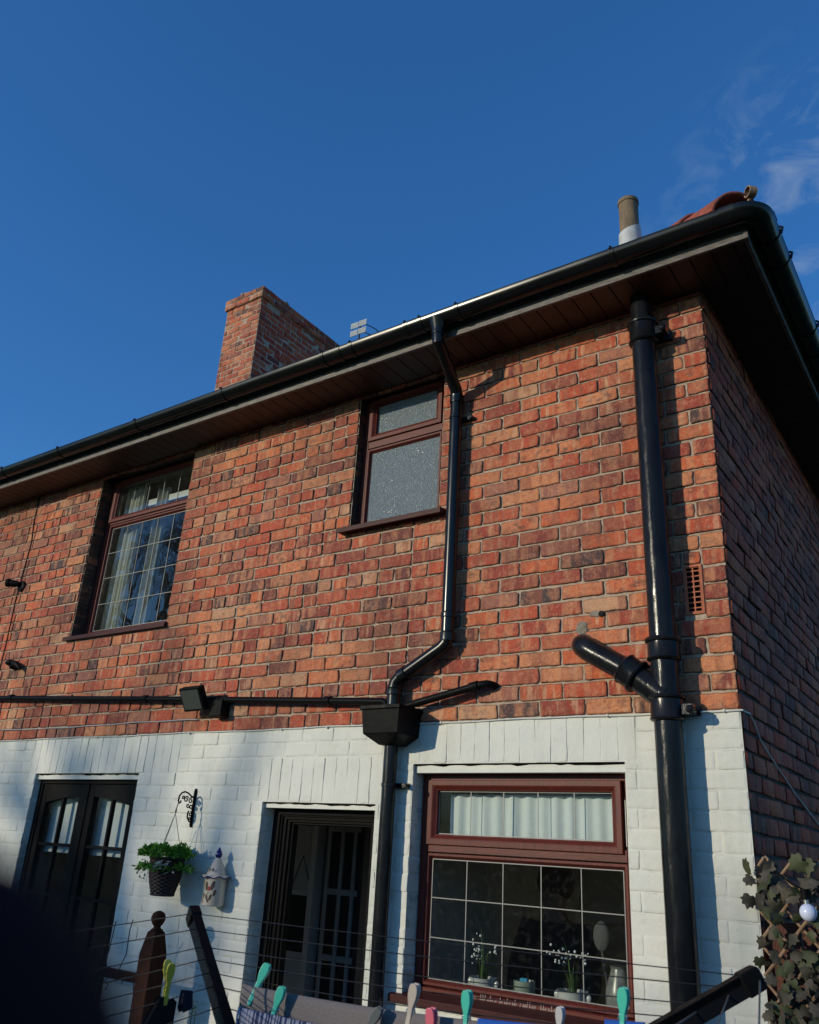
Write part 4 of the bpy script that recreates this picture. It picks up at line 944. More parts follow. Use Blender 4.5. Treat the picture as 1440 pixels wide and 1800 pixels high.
for i in range(900):
    a = rg.uniform(0, 2*PI); e = rg.uniform(-.35, 1.1); r = rg.uniform(.45, 1)**.5
    dx, dy, dz = math.cos(a)*math.cos(e), math.sin(a)*math.cos(e), math.sin(e)
    lob = 1+.22*math.sin(a*5+1)+.15*math.sin(a*11)
    c = (HBX-.008+dx*.150*r*lob, HBY+dy*.115*r*lob, -.690+dz*.055*r*lob+(-.05 if e < 0 else 0)*r)
    for q in range(3):
        d = (dx+rg.gauss(0, .6), dy+rg.gauss(0, .6), dz+rg.gauss(0, .6)+.1)
        leafy(b, c, rg.uniform(.016, .028), rg.uniform(.006, .010), d, (rg.gauss(0, .5), rg.gauss(0, .5), 1))
b.build("foliage", M["leaf"], hbk)
b = MB()
for i in range(26):
    c = (HBX+.085+rg.gauss(0, .03), HBY-.085+rg.gauss(0, .02), -.722+rg.gauss(0, .014)); 
    leafy(b, c, rg.uniform(.03, .05), rg.uniform(.007, .012), (rg.uniform(-.6, 1), -.5, rg.uniform(-.4, .1)), (0, 0, 1))
for i in range(22):
    c = (HBX-.13+rg.gauss(0, .02), HBY-.06+rg.gauss(0, .02), -.755+rg.gauss(0, .03)); leafy(b, c, rg.uniform(.02, .03), .006, (rg.gauss(0, 1), rg.gauss(0, 1), -1), (0, 0, 1))
b.build("pale_leaves", M["leaf_dry"], hbk)

# pottery lantern on the wall
LX, LY = -2.770, -.075
ln_ = thing("ceramic_lantern", (LX, 0, -.92), "cream ceramic wall lantern with painted flowers and a cobalt blue finial", "lantern")
b = MB(); b.lathe((LX, LY, -.915), [(.062, 0), (.070, .004), (.072, .03), (.070, .150), (.078, .158)], 32)
b.build("lantern_body", M["ceramic"], ln_, True)
b = MB(); n = 40; vs = []
prof = [(.100, .000), (.097, .008), (.070, .014), (.056, .045), (.034, .085), (.022, .102), (.018, .110)]
for r, h_ in prof:
    for k_ in range(n):
        a = 2*PI*k_/n; wv = .006*math.sin(a*8) if r > .09 else 0; vs.append((LX+r*math.cos(a), LY+r*math.sin(a)*.92, -.758+h_+wv))
b.add(vs, [(j*n+k_, j*n+(k_+1) % n, (j+1)*n+(k_+1) % n, (j+1)*n+k_) for j in range(len(prof)-1) for k_ in range(n)]+[tuple(range(n-1, -1, -1))])
b.build("lantern_roof", M["ceramic"], ln_, True)
b = MB(); b.tube([(LX+.101*math.cos(2*PI*k_/40), LY+.093*math.sin(2*PI*k_/40), -.756+.006*math.sin(2*PI*k_/40*8)) for k_ in range(41)], .0032, 6); b.build("blue_rim", M["blue_gl"], ln_, True)
b = MB(); b.lathe((LX, LY, -.650), [(.012, 0), (.022, .010), (.024, .022), (.017, .040), (.007, .056), (.0015, .064)], 16); b.build("finial", M["blue_gl"], ln_, True)
def on_body(a, z, r=.0715): return Vector((LX+r*math.sin(a), LY-r*math.cos(a), z))
def blob(bb, a, z, sa, sz, r=.0722, n=10, rot=0):
    c = on_body(a, z, r); vs = [c]+[on_body(a+(math.cos(t)*math.cos(rot)*sa-math.sin(t)*math.sin(rot)*sz)/r, z+math.cos(t)*math.sin(rot)*sa+math.sin(t)*math.cos(rot)*sz, r) for t in [2*PI*k_/n for k_ in range(n)]]
    bb.add(vs, [(0, i+1, (i+1) % n+1) for i in range(n)])
b = MB()                                                               # pierced openings read as dark hollows
for a, z, sa, sz, ro in ((-.02, -.805, .011, .026, .15), (.62, -.800, .012, .028, -.3), (.85, -.84, .010, .020, -.3), (-.25, -.86, .008, .016, -.3), (.12, -.865, .009, .018, .35), (.50, -.865, .009, .018, -.35), (-.62, -.88, .009, .013, .3), (.30, -.885, .008, .010, 0), (-.42, -.885, .006, .010, 0), (-.75, -.845, .006, .014, .3)): blob(b, a, z, sa, sz, rot=ro)
for a, z in ((-.35, -.715), (.05, -.712), (.45, -.715)): blob(b, a, z, .006, .010, .0655)
b.build("cut_openings", M["cav"], ln_)
for nm, mt, L in (("yellow_flower", "yel", [(-.55+.12*math.cos(q), -.795+.010*math.sin(q), .0055, .007) for q in (0, 1.3, 2.6, 3.9, 5.2)]), ("blue_flower", "sky_gl", [(-.52+.10*math.cos(q), -.825+.010*math.sin(q), .006, .008) for q in (0, 1.5, 3, 4.5)]),
                  ("red_flower", "red_gl", [(.28+.09*math.cos(q), -.818+.008*math.sin(q), .005, .006) for q in (0, 1.3, 2.6, 3.9, 5.2)]+[(-.30, -.895, .004, .004), (-.38, -.890, .003, .003)]), ("painted_leaves", "grn_gl", [(-.62, -.845, .004, .010), (-.45, -.848, .004, .010), (-.70, -.865, .003, .008), (.22, -.842, .003, .008), (-.05, -.70, .004, .004)])):
    b = MB()
    for a, z, sa, sz in L: blob(b, a, z, sa, sz, .0732)
    b.build(nm, M[mt], ln_)

for ch in [o for o in ln_.children]:
    for v in ch.data.vertices:
        v.co.x = LX+.012+(v.co.x-LX)*.80; v.co.y = -.062+(v.co.y-LY)*.80; v.co.z = -.915+(v.co.z+.915)*.88

# television aerial above the ridge
ae = thing("television_aerial", (-5.60, 4.0, 5.1), "grey television aerial on a thin mast beyond the eaves", "aerial")
b = MB(); b.tube([(-5.62, 4.0, 5.0), (-5.60, 4.0, 6.30)], .014, 8); b.build("mast", M["alud"], ae, True)
b = MB(); 
for dx in (-.02,): 
    for dz in (.0, .17): b.tube([(-5.60, 4.0, 6.27-dz), (-5.40, 4.10, 6.16-dz), (-5.25, 4.9, 6.10-dz)], .009, 6)
for i in range(7):
    f = i/6; c = Vector((-5.33, 4.3+f*.8, 6.03-f*.05)); b.tube([c+Vector((-.12, -.03, .0)), c+Vector((.12, .03, 0))], .005, 5)
b.build("booms", M["alud"], ae, True)
b = MB()
for cz in (6.22, 6.06):
    for cx in (-5.72, -5.53):
        for k_ in range(4):
            z = cz-.045+k_*.030; b.tube([(cx-.075, 3.98, z-.006), (cx+.075, 4.0, z+.010)], .010, 6)
        b.tube([(cx-.075, 3.985, cz-.05), (cx-.075, 3.985, cz+.05)], .006, 6)
b.build("reflector_grid", M["alu"], ae, True)

for ch in ae.children:
    for v in ch.data.vertices:
        v.co.x = -5.60+(v.co.x+5.60)*.76; v.co.z = 6.25+(v.co.z-6.25)*.80 if v.co.z > 5.9 else v.co.z
# ------------------------------------------------------------------ rotary washing line
A = Vector((-.871, -1.921, -.762)); Bp = Vector((.424, -1.795, -.762)); Hb = Vector((-.182, -2.262, -1.157)); Cp = A+(Vector((-.690, -2.509, -.777))-A)*1.6
rl = thing("rotary_washing_line", (Hb.x, Hb.y, GZ), "black rotary washing line with thin wires strung between its arms", "washing line")
b = MB(); b.tube([(Hb.x, Hb.y, GZ), (Hb.x, Hb.y, -1.08)], .022, 14); b.lathe((Hb.x, Hb.y, -1.20), [(.05, 0), (.055, .02), (.05, .08), (.03, .10)], 16); b.build("pole", M["blackp"], rl, True)
def arm(T):
    bb = MB(); d = (Hb-T).normalized(); s_ = d.cross(Vector((0, 0, 1))).normalized(); u_ = s_.cross(d); w, h_ = .012, .017; vs = []
    for p in (T+d*.012, Hb-d*.05): vs += [p+s_*w+u_*h_, p-s_*w+u_*h_, p-s_*w*.45+u_*h_*.2, p-s_*w-u_*h_, p+s_*w-u_*h_, p+s_*w*.45+u_*h_*.2]
    bb.add(vs, [(i, (i+1) % 6, (i+1) % 6+6, i+6) for i in range(6)]+[(5, 4, 3, 2, 1, 0), (6, 7, 8, 9, 10, 11)]); a_ = bb.build("arm", M["blackp"], rl, bevel=.002)
    bb = MB(); vs = []
    for p, k_ in ((T-d*.003, .75), (T+d*.002, 1.12), (T+d*.034, 1.16), (T+d*.038, 1.0)): vs += [p+s_*w*k_+u_*h_*k_, p-s_*w*k_+u_*h_*k_, p-s_*w*k_-u_*h_*k_, p+s_*w*k_-u_*h_*k_]
    bb.add(vs, [(i*4+q, i*4+(q+1) % 4, (i+1)*4+(q+1) % 4, (i+1)*4+q) for i in range(3) for q in range(4)]+[(3, 2, 1, 0), (12, 13, 14, 15)]); bb.build("end_cap", M["blackp"], a_, bevel=.003)
for T in (A, Bp, Cp): arm(T)
TA = [.008, .08, .16, .211, .266, .318, .393]; TB = [.005, .052, .122, .175, .235, .285, .36]
ONP = lambda T, t: T+(Hb-T)*t
b = MB(); LINES = []
for i, (ta, tb) in enumerate(zip(TA, TB)):
    p, q = ONP(A, ta), ONP(Bp, tb); sag = .003+.0022*i
    LINES.append((p, q, sag)); b.tube([p+(q-p)*s_/16-Vector((0, 0, sag*4*(s_/16)*(1-s_/16))) for s_ in range(17)], .0011, 6)
    p2 = ONP(Cp, ta*.95); b.tube([p+(p2-p)*s_/8-Vector((0, 0, .012*(s_/8)*(1-s_/8))) for s_ in range(9)], .0011, 6)
b.build("line_wire", M["wire"], rl, True)
def on_line(k_, s_):
    p, q, sag = LINES[k_]; return p+(q-p)*s_-Vector((0, 0, sag*4*s_*(1-s_)))

def peg_mesh():
    ms = []
    for sg in (-1, 1):
        b = MB(); out = [(.0, .0885, .0040), (.0, .087, .0062), (.0, .083, .0082), (.0, .076, .0094), (.0, .068, .0094), (.0, .060, .0080), (.0, .054, .0064), (.0, .048, .0048), (.0, .035, .0046), (.0, .015, .0050), (.0, .004, .0042), (.0, 0, .003)]
        vs = []
        for (_, z, w) in out:
            off = sg*(.0035 + max(0, (z-.044))*.085 + (.0012 if z < .03 else 0)); t = .0026
            vs += [(-w, off-t, z), (w, off-t, z), (w, off+t, z), (-w, off+t, z)]
        b.add(vs, [(i*4+q, i*4+(q+1) % 4, (i+1)*4+(q+1) % 4, (i+1)*4+q) for i in range(len(out)-1) for q in range(4)]+[(3, 2, 1, 0), tuple(range(len(out)*4-4, len(out)*4))]); ms.append(b)
    return ms
PM = peg_mesh(); peg_cache = {}
def peg(pt, key, label, yawd=0, tilt=0, lean=0, sc=1.0, spread=0):
    t = thing("clothes_peg", pt, label, "clothes peg", "pegs on the washing line")
    t.rotation_euler = (rad(lean), rad(tilt), rad(yawd)); t.scale = (sc, sc, sc)
    for i, b in enumerate(PM):
        if (key, i) not in peg_cache:
            me = bpy.data.meshes.new("peg_leg"); me.from_pydata(b.v, [], b.f); me.materials.append(M[key]); me.update(); peg_cache[(key, i)] = me
        o = link("peg_leg", peg_cache[(key, i)], t, False, .0012, inv=False); o.location = (0, 0, -.022)
        if spread: o.rotation_euler = (rad(spread)*(1 if i == 0 else -1), 0, 0)
    if 's' not in peg_cache:
        b = MB(); b.tube([(-.0072, .0, .0), (.0072, 0, 0)], .0034, 8); b.tube([(-.0072, -.005, -.006), (-.0072, 0, .002), (-.0072, .005, -.006)], .0012, 5); b.tube([(.0072, -.005, -.006), (.0072, 0, .002), (.0072, .005, -.006)], .0012, 5)
        me = bpy.data.meshes.new("peg_spring"); me.from_pydata(b.v, [], b.f); me.materials.append(M["spring"]); me.update(); peg_cache['s'] = me
    o = link("peg_spring", peg_cache['s'], t, False, 0, inv=False); o.location = (0, 0, .022)
    return t
PEGS = []   # filled below by helper using wire positions
def wire_peg(k_, s_, key, label, **kw):
    p = on_line(k_, s_); return peg(p, key, label, **kw)

def hang_cloth(nm, k_, s0, s1, drop, mt, label, cat, fold=.012, nf=6, hem=None, thick=.0, off=(0, 0, 0), n=70, mrows=14, rise=.004, seed=0):
    p0, p1 = on_line(k_, s0), on_line(k_, s1); d = (p1-p0); ln = d.length; dn = d.normalized(); nn = Vector((dn.y, -dn.x, 0)).normalized()
    b = MB(); vs = []; uv = []; offv = Vector(off)
    for j in range(-3, mrows+1):
        for i in range(n+1):
            s_ = i/n; base = on_line(k_, s0+(s1-s0)*s_)+offv
            if j <= 0:
                a = PI*(-j)/3; q = base+nn*(.004*math.cos(a)+.0)+Vector((0, 0, rise*math.sin(a))); q -= Vector((0, 0, .05*(-j-2))) if j == -3 else Vector((0, 0, 0)); depth = 0
            else:
                f = j/mrows; depth = drop*f
                w = fold*min(f*3, 1)*(math.sin(s_*nf*2*PI+seed)+.5*math.sin(s_*nf*3.7+2+seed+f*2))
                q = base+nn*(.004+w)-Vector((0, 0, depth))+dn*.01*f*math.sin(s_*nf*4+seed)
            vs.append(q); uv.append((s_*ln*3.0, (1-j/mrows)*drop*3.0))
    b.add(vs, [(j*(n+1)+i, j*(n+1)+i+1, (j+1)*(n+1)+i+1, (j+1)*(n+1)+i) for j in range(mrows+3) for i in range(n)]); b.uv = uv
    o = b.build(nm, mt, None, 'all'); so_ = o.modifiers.new("solid", 'SOLIDIFY'); so_.thickness = .0018
    return tag(o, label, cat)
G_ = "pegs on the washing line"
wire_peg(5, .118, "teal", "teal clothes peg at the far left end of the grey mesh cloth", yawd=24, tilt=20, lean=-8, sc=0.95)
wire_peg(6, .165, "teal", "teal clothes peg standing just above the blue striped cloth", yawd=22, tilt=14, lean=-4, sc=0.92)
wire_peg(6, .43, "grey", "dark grey clothes peg leaning right over the grey mesh cloth", yawd=18, tilt=30, lean=0, sc=0.92)
wire_peg(5, .525, "beige", "worn beige clothes peg in front of the left end of the window sill", yawd=8, tilt=9, sc=0.99)
wire_peg(6, .608, "pink", "pink clothes peg at the bottom edge, right of the beige one", yawd=4, tilt=-3, sc=0.97)
wire_peg(5, .655, "teal", "teal clothes peg upright in front of the middle of the window sill", yawd=6, tilt=1, sc=0.95)
wire_peg(5, .850, "pale", "pale grey clothes peg between the two blue bits of washing", yawd=0, tilt=4, sc=0.75)
wire_peg(4, .936, "teal", "teal clothes peg before the right corner of the big window", yawd=2, tilt=4, sc=0.97)
hang_cloth("mesh_cloth", 5, .085, .80, .45, M["mesh_cloth"], "grey perforated mesh cloth hung over a wire in front of the back door", "laundry", .006, 5, rise=.016, seed=1)
hang_cloth("striped_cloth", 6, .085, .345, .40, M["stripe"], "gathered blue and white striped cloth hanging in front of the mesh cloth", "laundry", .016, 9, rise=.016, seed=4, off=(.006, -.03, .0), n=120)
hang_cloth("dark_garment", 6, .33, .425, .35, M["navy"], "very dark garment peeping over the wire between the striped cloth and the grey peg", "laundry", .008, 2, rise=.006, seed=2, off=(.006, -.03, -.006))
hang_cloth("blue_garment", 5, .685, .822, .35, M["blue"], "bright blue garment hanging between the middle teal peg and the pale grey peg", "laundry", .010, 3, rise=.022, seed=5, off=(0, -.006, .0))
hang_cloth("blue_garment", 4, .905, .975, .35, M["blue"], "small bright blue garment hanging below the right corner of the big window", "laundry", .006, 2, rise=.014, seed=6)
hang_cloth("purple_garment", 6, .47, .58, .35, M["navy"], "dark blue garment between the grey peg and the pink peg", "laundry", .008, 3, rise=.008, seed=8, off=(.006, -.02, .004))
# dark garment with a yellow peg on the wires left of the arm
def wireL(k_, s_):
    p = ONP(A, TA[k_]); q = ONP(Cp, TA[k_]*.95); return p+(q-p)*s_
bg0 = wireL(5, .40); bgd = (wireL(5, .70)-wireL(5, .12)); bgn = bgd.normalized(); off = Vector((bgn.y, -bgn.x, 0)).normalized()*.004
P2 = [(-.030, -.012), (-.026, -.07), (-.034, -.30), (.10, -.30), (.090, -.072), (.078, -.052), (.058, -.034), (.040, -.014), (.026, .002), (.012, .003), (-.002, -.006), (-.016, -.004)]
bb = MB(); vs = []
g0 = wireL(5, .262)
for sgn in (-1, 1): vs += [g0+bgn*a+Vector((0, 0, z))+off*(sgn*1.4+1) for a, z in P2]
n = len(P2); bb.add(vs, [tuple(range(n)), tuple(range(2*n-1, n-1, -1))]+[(i, (i+1) % n, (i+1) % n+n, i+n) for i in range(n)])
tag(bb.build("black_garment", M["black"], None, False, .003), "black garment pegged with the yellow peg left of the black arm", "laundry")
bb = MB(); g1 = wireL(5, .17); vs = []
for sgn in (-1, 1): vs += [g1+bgn*a+Vector((0, 0, z))+off*(sgn*1.2-1) for a, z in ((-.012, .002), (.014, .006), (.018, -.020), (.012, -.028), (-.018, -.026))]
bb.add(vs, [(0, 1, 2, 3, 4), (9, 8, 7, 6, 5)]+[(i, (i+1) % 5, (i+1) % 5+5, i+5) for i in range(5)]); tag(bb.build("dark_sock", M["navy"], None, False, .003), "small dark sock on the wire between the black garment and the arm", "laundry")
peg(wireL(5, .275)+Vector((0, 0, .010)), "yellow", "yellow clothes peg spread open on the black garment left of the arm", yawd=62, tilt=-2, lean=4, sc=0.88, spread=9)
bb = MB()
for p, q in (((.424, -1.795, -.766), (.470, -2.005, -.79)), ((.38, -1.83, -.792), (.40, -2.04, -.84)), ((.335, -1.865, -.82), (.305, -2.07, -.85))):
    p, q = Vector(p), Vector(q); q = p+(q-p)*3.2; bb.tube([p, p+(q-p)*.5-Vector((0, 0, .01)), q], .0016, 6)
bb.build("side_wire", M["chain"], rl, True)

# ------------------------------------------------------------------ garden things near the wall
# willow trellis with artificial ivy, red stained board fence behind it, festoon bulb
ft = thing("board_fence", (.45, .06, GZ), "red brown board fence behind the ivy trellis at the house corner", "fence")
b = MB(); x = .004; rg = random.Random(8)
while x < 1.9:
    w = .118; b.box((x, .045+rg.uniform(-.003, .003), GZ), (x+w, .066, -.765+rg.uniform(-.01, .01))); x += w+.006
b.build("boards", M["fence"], ft, bevel=.002)
b = MB(); b.box((0, .067, -1.0), (1.9, .10, -.92)); b.box((0, .067, -2.0), (1.9, .10, -1.92)); b.build("rails", M["fence"], ft)
tr = thing("ivy_trellis", (.45, -.03, GZ), "willow trellis covered with artificial ivy at the right corner of the house", "trellis")
b = MB(); sp = .098; rg = random.Random(3)
TOP = -.553; X0, X1 = .010, 1.70; sl_ = 1.12
def clipd(x0, z0, dx, dz):                                             # one rod clipped to the trellis rectangle
    t0, t1 = -9, 9
    for o_, d_, lo_, hi_ in ((x0, dx, X0, X1), (z0, dz, -1.95, TOP)):
        a, c = (lo_-o_)/d_, (hi_-o_)/d_
        if a > c: a, c = c, a
        t0, t1 = max(t0, a), min(t1, c)
    return t0, t1
for sg in (1, -1):
    i = -30
    while i < 45:
        x0 = i*sp*1.02+.045; t0, t1 = clipd(x0, TOP, sg*1.0, sl_)
        if t1-t0 > .03:
            yy = -.038 if sg > 0 else -.029; jit = rg.uniform(-.004, .004)
            p = Vector((x0+sg*t0+jit, yy, TOP+sl_*t0)); q = Vector((x0+sg*t1+jit, yy, TOP+sl_*t1+rg.uniform(.0, .022)))
            b.tube([p, p+(q-p)*.5+Vector((rg.uniform(-.003, .003), 0, 0)), q], [.0062, .0056, .005], 7)
        i += 1
b.build("willow_rods", M["willow"], tr, True)
def ivy_leaf(b, c, s_, nrm, roll):
    nrm = Vector(nrm).normalized(); a = nrm.cross(Vector((0, 0, 1))).normalized(); u_ = a.cross(nrm)
    ca, sa = math.cos(roll), math.sin(roll); e1 = a*ca+u_*sa; e2 = u_*ca-a*sa
    out = [(0, -.38), (.20, -.52), (.44, -.42), (.44, -.20), (.60, -.04), (.42, .08), (.40, .32), (.19, .32), (0, .62), (-.19, .32), (-.40, .32), (-.42, .08), (-.60, -.04), (-.44, -.20), (-.44, -.42), (-.20, -.52)]
    vs = [Vector(c)+nrm*.10*s_]; k1, k2 = rg.uniform(.1, 1.0), rg.uniform(-.7, .3)
    for x, y in out: vs.append(Vector(c)+(e1*x+e2*y)*s_ - nrm*s_*(k1*x*x+k2*y*abs(y)*.6+rg.uniform(0, .03)) + nrm*.05*s_*(abs(x) < .05))
    b.add(vs, [(0, i+1, (i+1) % 16+1) for i in range(16)])
b1, b2 = MB(), MB()
for i in range(1050):
    x = rg.uniform(-.02, 1.70) if i < 930 else rg.uniform(-.03, .35); z = TOP-.005-rg.uniform(0, 1)**1.0*1.20
    if z > TOP-.10 and rg.random() < .45: continue
    if x < .02 and rg.random() < .3: continue
    c = (x+rg.uniform(-.01, .01), -.045-rg.uniform(0, .045), z); bb = b2 if rg.random() < .38 else b1
    ivy_leaf(bb, c, rg.uniform(.026, .064), (rg.gauss(0, .7), -1, rg.gauss(.15, .55)), rg.uniform(0, 2*PI) if rg.random() < .4 else PI+rg.gauss(0, .8))
b1.build("ivy_leaves", M["ivy"], tr, 'all'); b2.build("green_ivy_leaves", M["ivy2"], tr, 'all')
b = MB()
for i in range(14):
    x = rg.uniform(0, 1.5); z = rg.uniform(-1.7, -.65); pts = [Vector((x, -.04, z))]
    for q in range(6): pts.append(pts[-1]+Vector((rg.gauss(.03, .03), rg.uniform(-.01, .01), rg.gauss(-.03, .04))))
    b.tube(pts, .0022, 5)
b.build("ivy_stems", M["ivy2"], tr)
fb = thing("festoon_light", (.185, -.10, -.70), "white globe festoon bulb hanging on a black cord over the ivy", "festoon light")
b = MB(); b.ball((.185, -.10, -.712), .0285, 20, 14); b.build("bulb", M["bulb"], fb, True)
b = MB(); b.tube([(.183, -.10, -.690), (.181, -.10, -.668)], .0095, 12); b.build("bulb_cap", M["spring"], fb, True)
b = MB(); b.tube([(.181, -.10, -.672), (.179, -.10, -.640)], .013, 12); b.tube([(.02, -.055, -.665), (.055, -.06, -.600), (.09, -.07, -.590), (.14, -.09, -.625), (.18, -.10, -.642), (.25, -.09, -.63), (.40, -.08, -.58), (.7, -.07, -.62), (1.2, -.06, -.58)], .0035, 6); b.build("cord", M["blackp"], fb, True)

nw = thing("newel_post", (-2.945, -.25, GZ), "dark brown wooden post with a ball finial against the white wall left of the arm", "post")
NX = -2.945
b = MB(); b.box((NX-.050, -.30, GZ), (NX+.050, -.20, -1.15)); 
b.add([(NX-.050, -.30, -1.15), (NX+.050, -.30, -1.15), (NX+.050, -.20, -1.15), (NX-.050, -.20, -1.15), (NX-.032, -.282, -1.045), (NX+.032, -.282, -1.045), (NX+.032, -.218, -1.045), (NX-.032, -.218, -1.045)], [(0, 1, 5, 4), (1, 2, 6, 5), (2, 3, 7, 6), (3, 0, 4, 7), (4, 5, 6, 7)])
b.build("post", M["newel"], nw, bevel=.006)
b = MB(); b.lathe((NX, -.25, -1.045), [(.034, 0), (.034, .005), (.020, .014), (.018, .022), (.028, .034), (.037, .052), (.037, .066), (.031, .082), (.018, .092), (.004, .096)], 20); b.build("finial", M["newel"], nw, True)
b = MB(); b.box((-4.9, -.27, -1.292), (NX-.058, -.23, -1.250)); b.build("rail", M["newel"], nw, bevel=.004)
b = MB(); rg = random.Random(12)
for i in range(9):
    x = rg.uniform(-3.5, -3.1); p = Vector((x, -.28, -1.30)); pts = [p]
    for q in range(5): pts.append(pts[-1]+Vector((rg.gauss(.01, .03), rg.gauss(0, .01), rg.gauss(.02, .04))))
    b.tube(pts, .003, 5)
tw = b.build("bare_twigs", M["bark"], None, True); tag(tw, "bare brown twigs caught over the wooden rail beside the ball topped post", "twigs")
spg = thing("climbing_sprig", (-2.81, -.04, GZ), "small green sprig on two thin stems against the white wall", "plant")
b = MB(); b.tube([(-2.84, -.04, GZ), (-2.83, -.045, -1.7), (-2.816, -.05, -1.42), (-2.81, -.05, -1.385)], .003, 5); b.tube([(-2.80, -.04, GZ), (-2.80, -.045, -1.7), (-2.79, -.05, -1.40)], .0025, 5); b.build("stem", M["grass"], spg)
b = MB(); rg = random.Random(2)
for i in range(16): leafy(b, (-2.81+rg.gauss(0, .012), -.05+rg.gauss(0, .01), -1.385+rg.gauss(0, .018)), rg.uniform(.02, .035), .008, (rg.gauss(0, 1), rg.gauss(-.3, .5), rg.gauss(.6, .6)), (0, 0, 1))
b.build("leaves", mat("sprig_leaf", (.16, .20, .05), .5, (.22, .22, .07), 30), spg)

# ------------------------------------------------------------------ the garden around and behind the camera
b = MB(); n = 24; R_ = 900; b.add([(R_*math.cos(2*PI*k_/n), R_*math.sin(2*PI*k_/n), GZ-.008) for k_ in range(n)], [tuple(range(n))]); struct(b.build("ground", M["ground"]))
b = MB()
for i in range(-8, 6):
    for j in range(9): b.box((i*.61+.005, -.02-j*.61-.6, GZ-.05), (i*.61+.605, -.025-j*.61, GZ+.004+((i*7+j*3) % 5)*.0006))
struct(b.build("patio", M["slab"]))
gf = thing("garden_fence", (-3, -11, GZ), "long brown board fence along the far end of the garden, behind the viewer", "fence")
b = MB(); x = -24
rg = random.Random(6)
while x < 16: b.box((x, -11.0+rg.uniform(-.01, .01), GZ), (x+.14, -10.975, GZ+1.75+rg.uniform(-.01, .01))); x += .146
b.build("boards", M["bright"], gf)
b = MB(); 
for i in range(17): b.box((-24+i*2.5, -10.97, GZ), (-23.9+i*2.5, -10.87, GZ+1.8))
b.build("posts", M["bright"], gf)
def tree(base, hgt, lab, seed, spread=.5, depth=6, r0=.17, nch=3, lean=(0, 0), minr=.006):
    rg = random.Random(seed); t = thing("bare_tree", base, lab, "tree", "bare trees at the end of the garden"); b = MB(); tr_ = MB()
    def grow(p, d, ln, r, dep, bb):
        pts = [p]; q = p; dd = d
        for s_ in range(4):
            dd = (dd+Vector((rg.gauss(0, .10), rg.gauss(0, .10), rg.gauss(.03, .07)))).normalized(); q = q+dd*ln/4; pts.append(q)
        bb.tube(pts, [r*(1-.09*i) for i in range(5)], 9 if dep > 3 else 4, cap=False)
        if dep == 0: return
        for c in range(nch if dep > 1 else nch+1):
            a = rg.uniform(0, 2*PI); s2 = spread*rg.uniform(.6, 1.4); perp = dd.cross(Vector((math.cos(a), math.sin(a), .3))).normalized()
            grow(pts[-1] if c < 2 else pts[rg.randint(2, 4)], (dd+perp*s2).normalized(), ln*rg.uniform(.62, .84), max(r*.60, minr), dep-1, b)
    grow(Vector(base), Vector((lean[0], lean[1], 1)).normalized(), hgt*.28, r0, depth, tr_)
    tr_.build("trunk", M["bark"], t, 'all'); b.build("branches", M["bark"], t, 'all'); return t
tree((-20.5, -13.0, GZ), 15.5, "tall bare tree at the end of the garden, reflected in the left upstairs window", 4, .50, 6, .22)
tree((-27.0, -16.0, GZ), 16, "second tall bare tree further left at the end of the garden", 9, .52, 6, .24)
tree((-15.6, -25.0, GZ), 12.6, "bare tree beyond the hedge whose branches throw soft shade on the white wall", 15, .62, 4, .19, minr=.048)
b = MB(); rg = random.Random(77); vs = []; fs = []
for i in range(60000):
    x = rg.uniform(-40, 26); h_ = 2.2+1.0*math.sin(x*.7)*.5+.7*math.sin(x*1.9+1)*.5+.5; z = rg.uniform(0, 1)**.8*h_; y = -17+rg.gauss(0, .7)
    o_ = len(vs); s_ = rg.uniform(.05, .11); a = Vector((rg.gauss(0, 1), rg.gauss(0, 1), rg.gauss(0, 1))).normalized()*s_; c = Vector((rg.gauss(0, 1), rg.gauss(0, 1), rg.gauss(0, 1))).normalized()*s_
    p = Vector((x, y, GZ+z)); vs += [p, p+a, p+a+c, p+c]; fs.append((o_, o_+1, o_+2, o_+3))
for i in range(66): b.box((-40+i, -17.5, GZ), (-39+i, -17.1, GZ+.9+1.25+.35*math.sin((-39.5+i)*.7)))
b.add(vs, fs); hg = b.build("hedge", M["hedge"]); tag(hg, "ragged dark hedge beyond the garden fence, behind the viewer", "hedge")

# ------------------------------------------------------------------ the photographer: a fingertip, coloured dark for shade, strays in front of the lens
F3, R3, U3 = fw.copy(), r2.copy(), u2.copy()
def cp(r, u, f): return CAM + R3*r + U3*u + F3*f
ph = thing("phone", tuple(cp(.012, -.06, -.012)), "black phone held up in portrait by the photographer", "phone")
b = MB(); vs = []
for f in (-.012, -.004):
    vs += [cp(-.030, -.140, f), cp(.045, -.140, f), cp(.045, .015, f), cp(-.030, .015, f)]
b.add(vs, [(0, 1, 2, 3), (7, 6, 5, 4), (0, 4, 5, 1), (1, 5, 6, 2), (2, 6, 7, 3), (3, 7, 4, 0)]); b.build("phone_body", M["blackp"], ph, bevel=.002)
fh = Vector((F3.x, F3.y, 0)).normalized(); rh = Vector((R3.x, R3.y, 0)).normalized()
bp_ = Vector((CAM.x, CAM.y, 0)) - fh*.42 + Vector((0, 0, 0)); Z = lambda z: Vector((0, 0, z+GZ))
pg = thing("person", (bp_.x, bp_.y, GZ), "photographer in dark clothes whose blurred fingertip, coloured dark for shade, covers the lower left corner", "person")
hipz, shz = .95, 1.42
wl_ = cp(-.085, -.135, -.05); wr_ = cp(.085, -.13, -.05)
V = [bp_+Z(.98), bp_+Z(1.15), bp_+Z(1.36), bp_+Z(1.48), bp_+Z(1.56), bp_+Z(1.66), bp_+Z(1.74)]
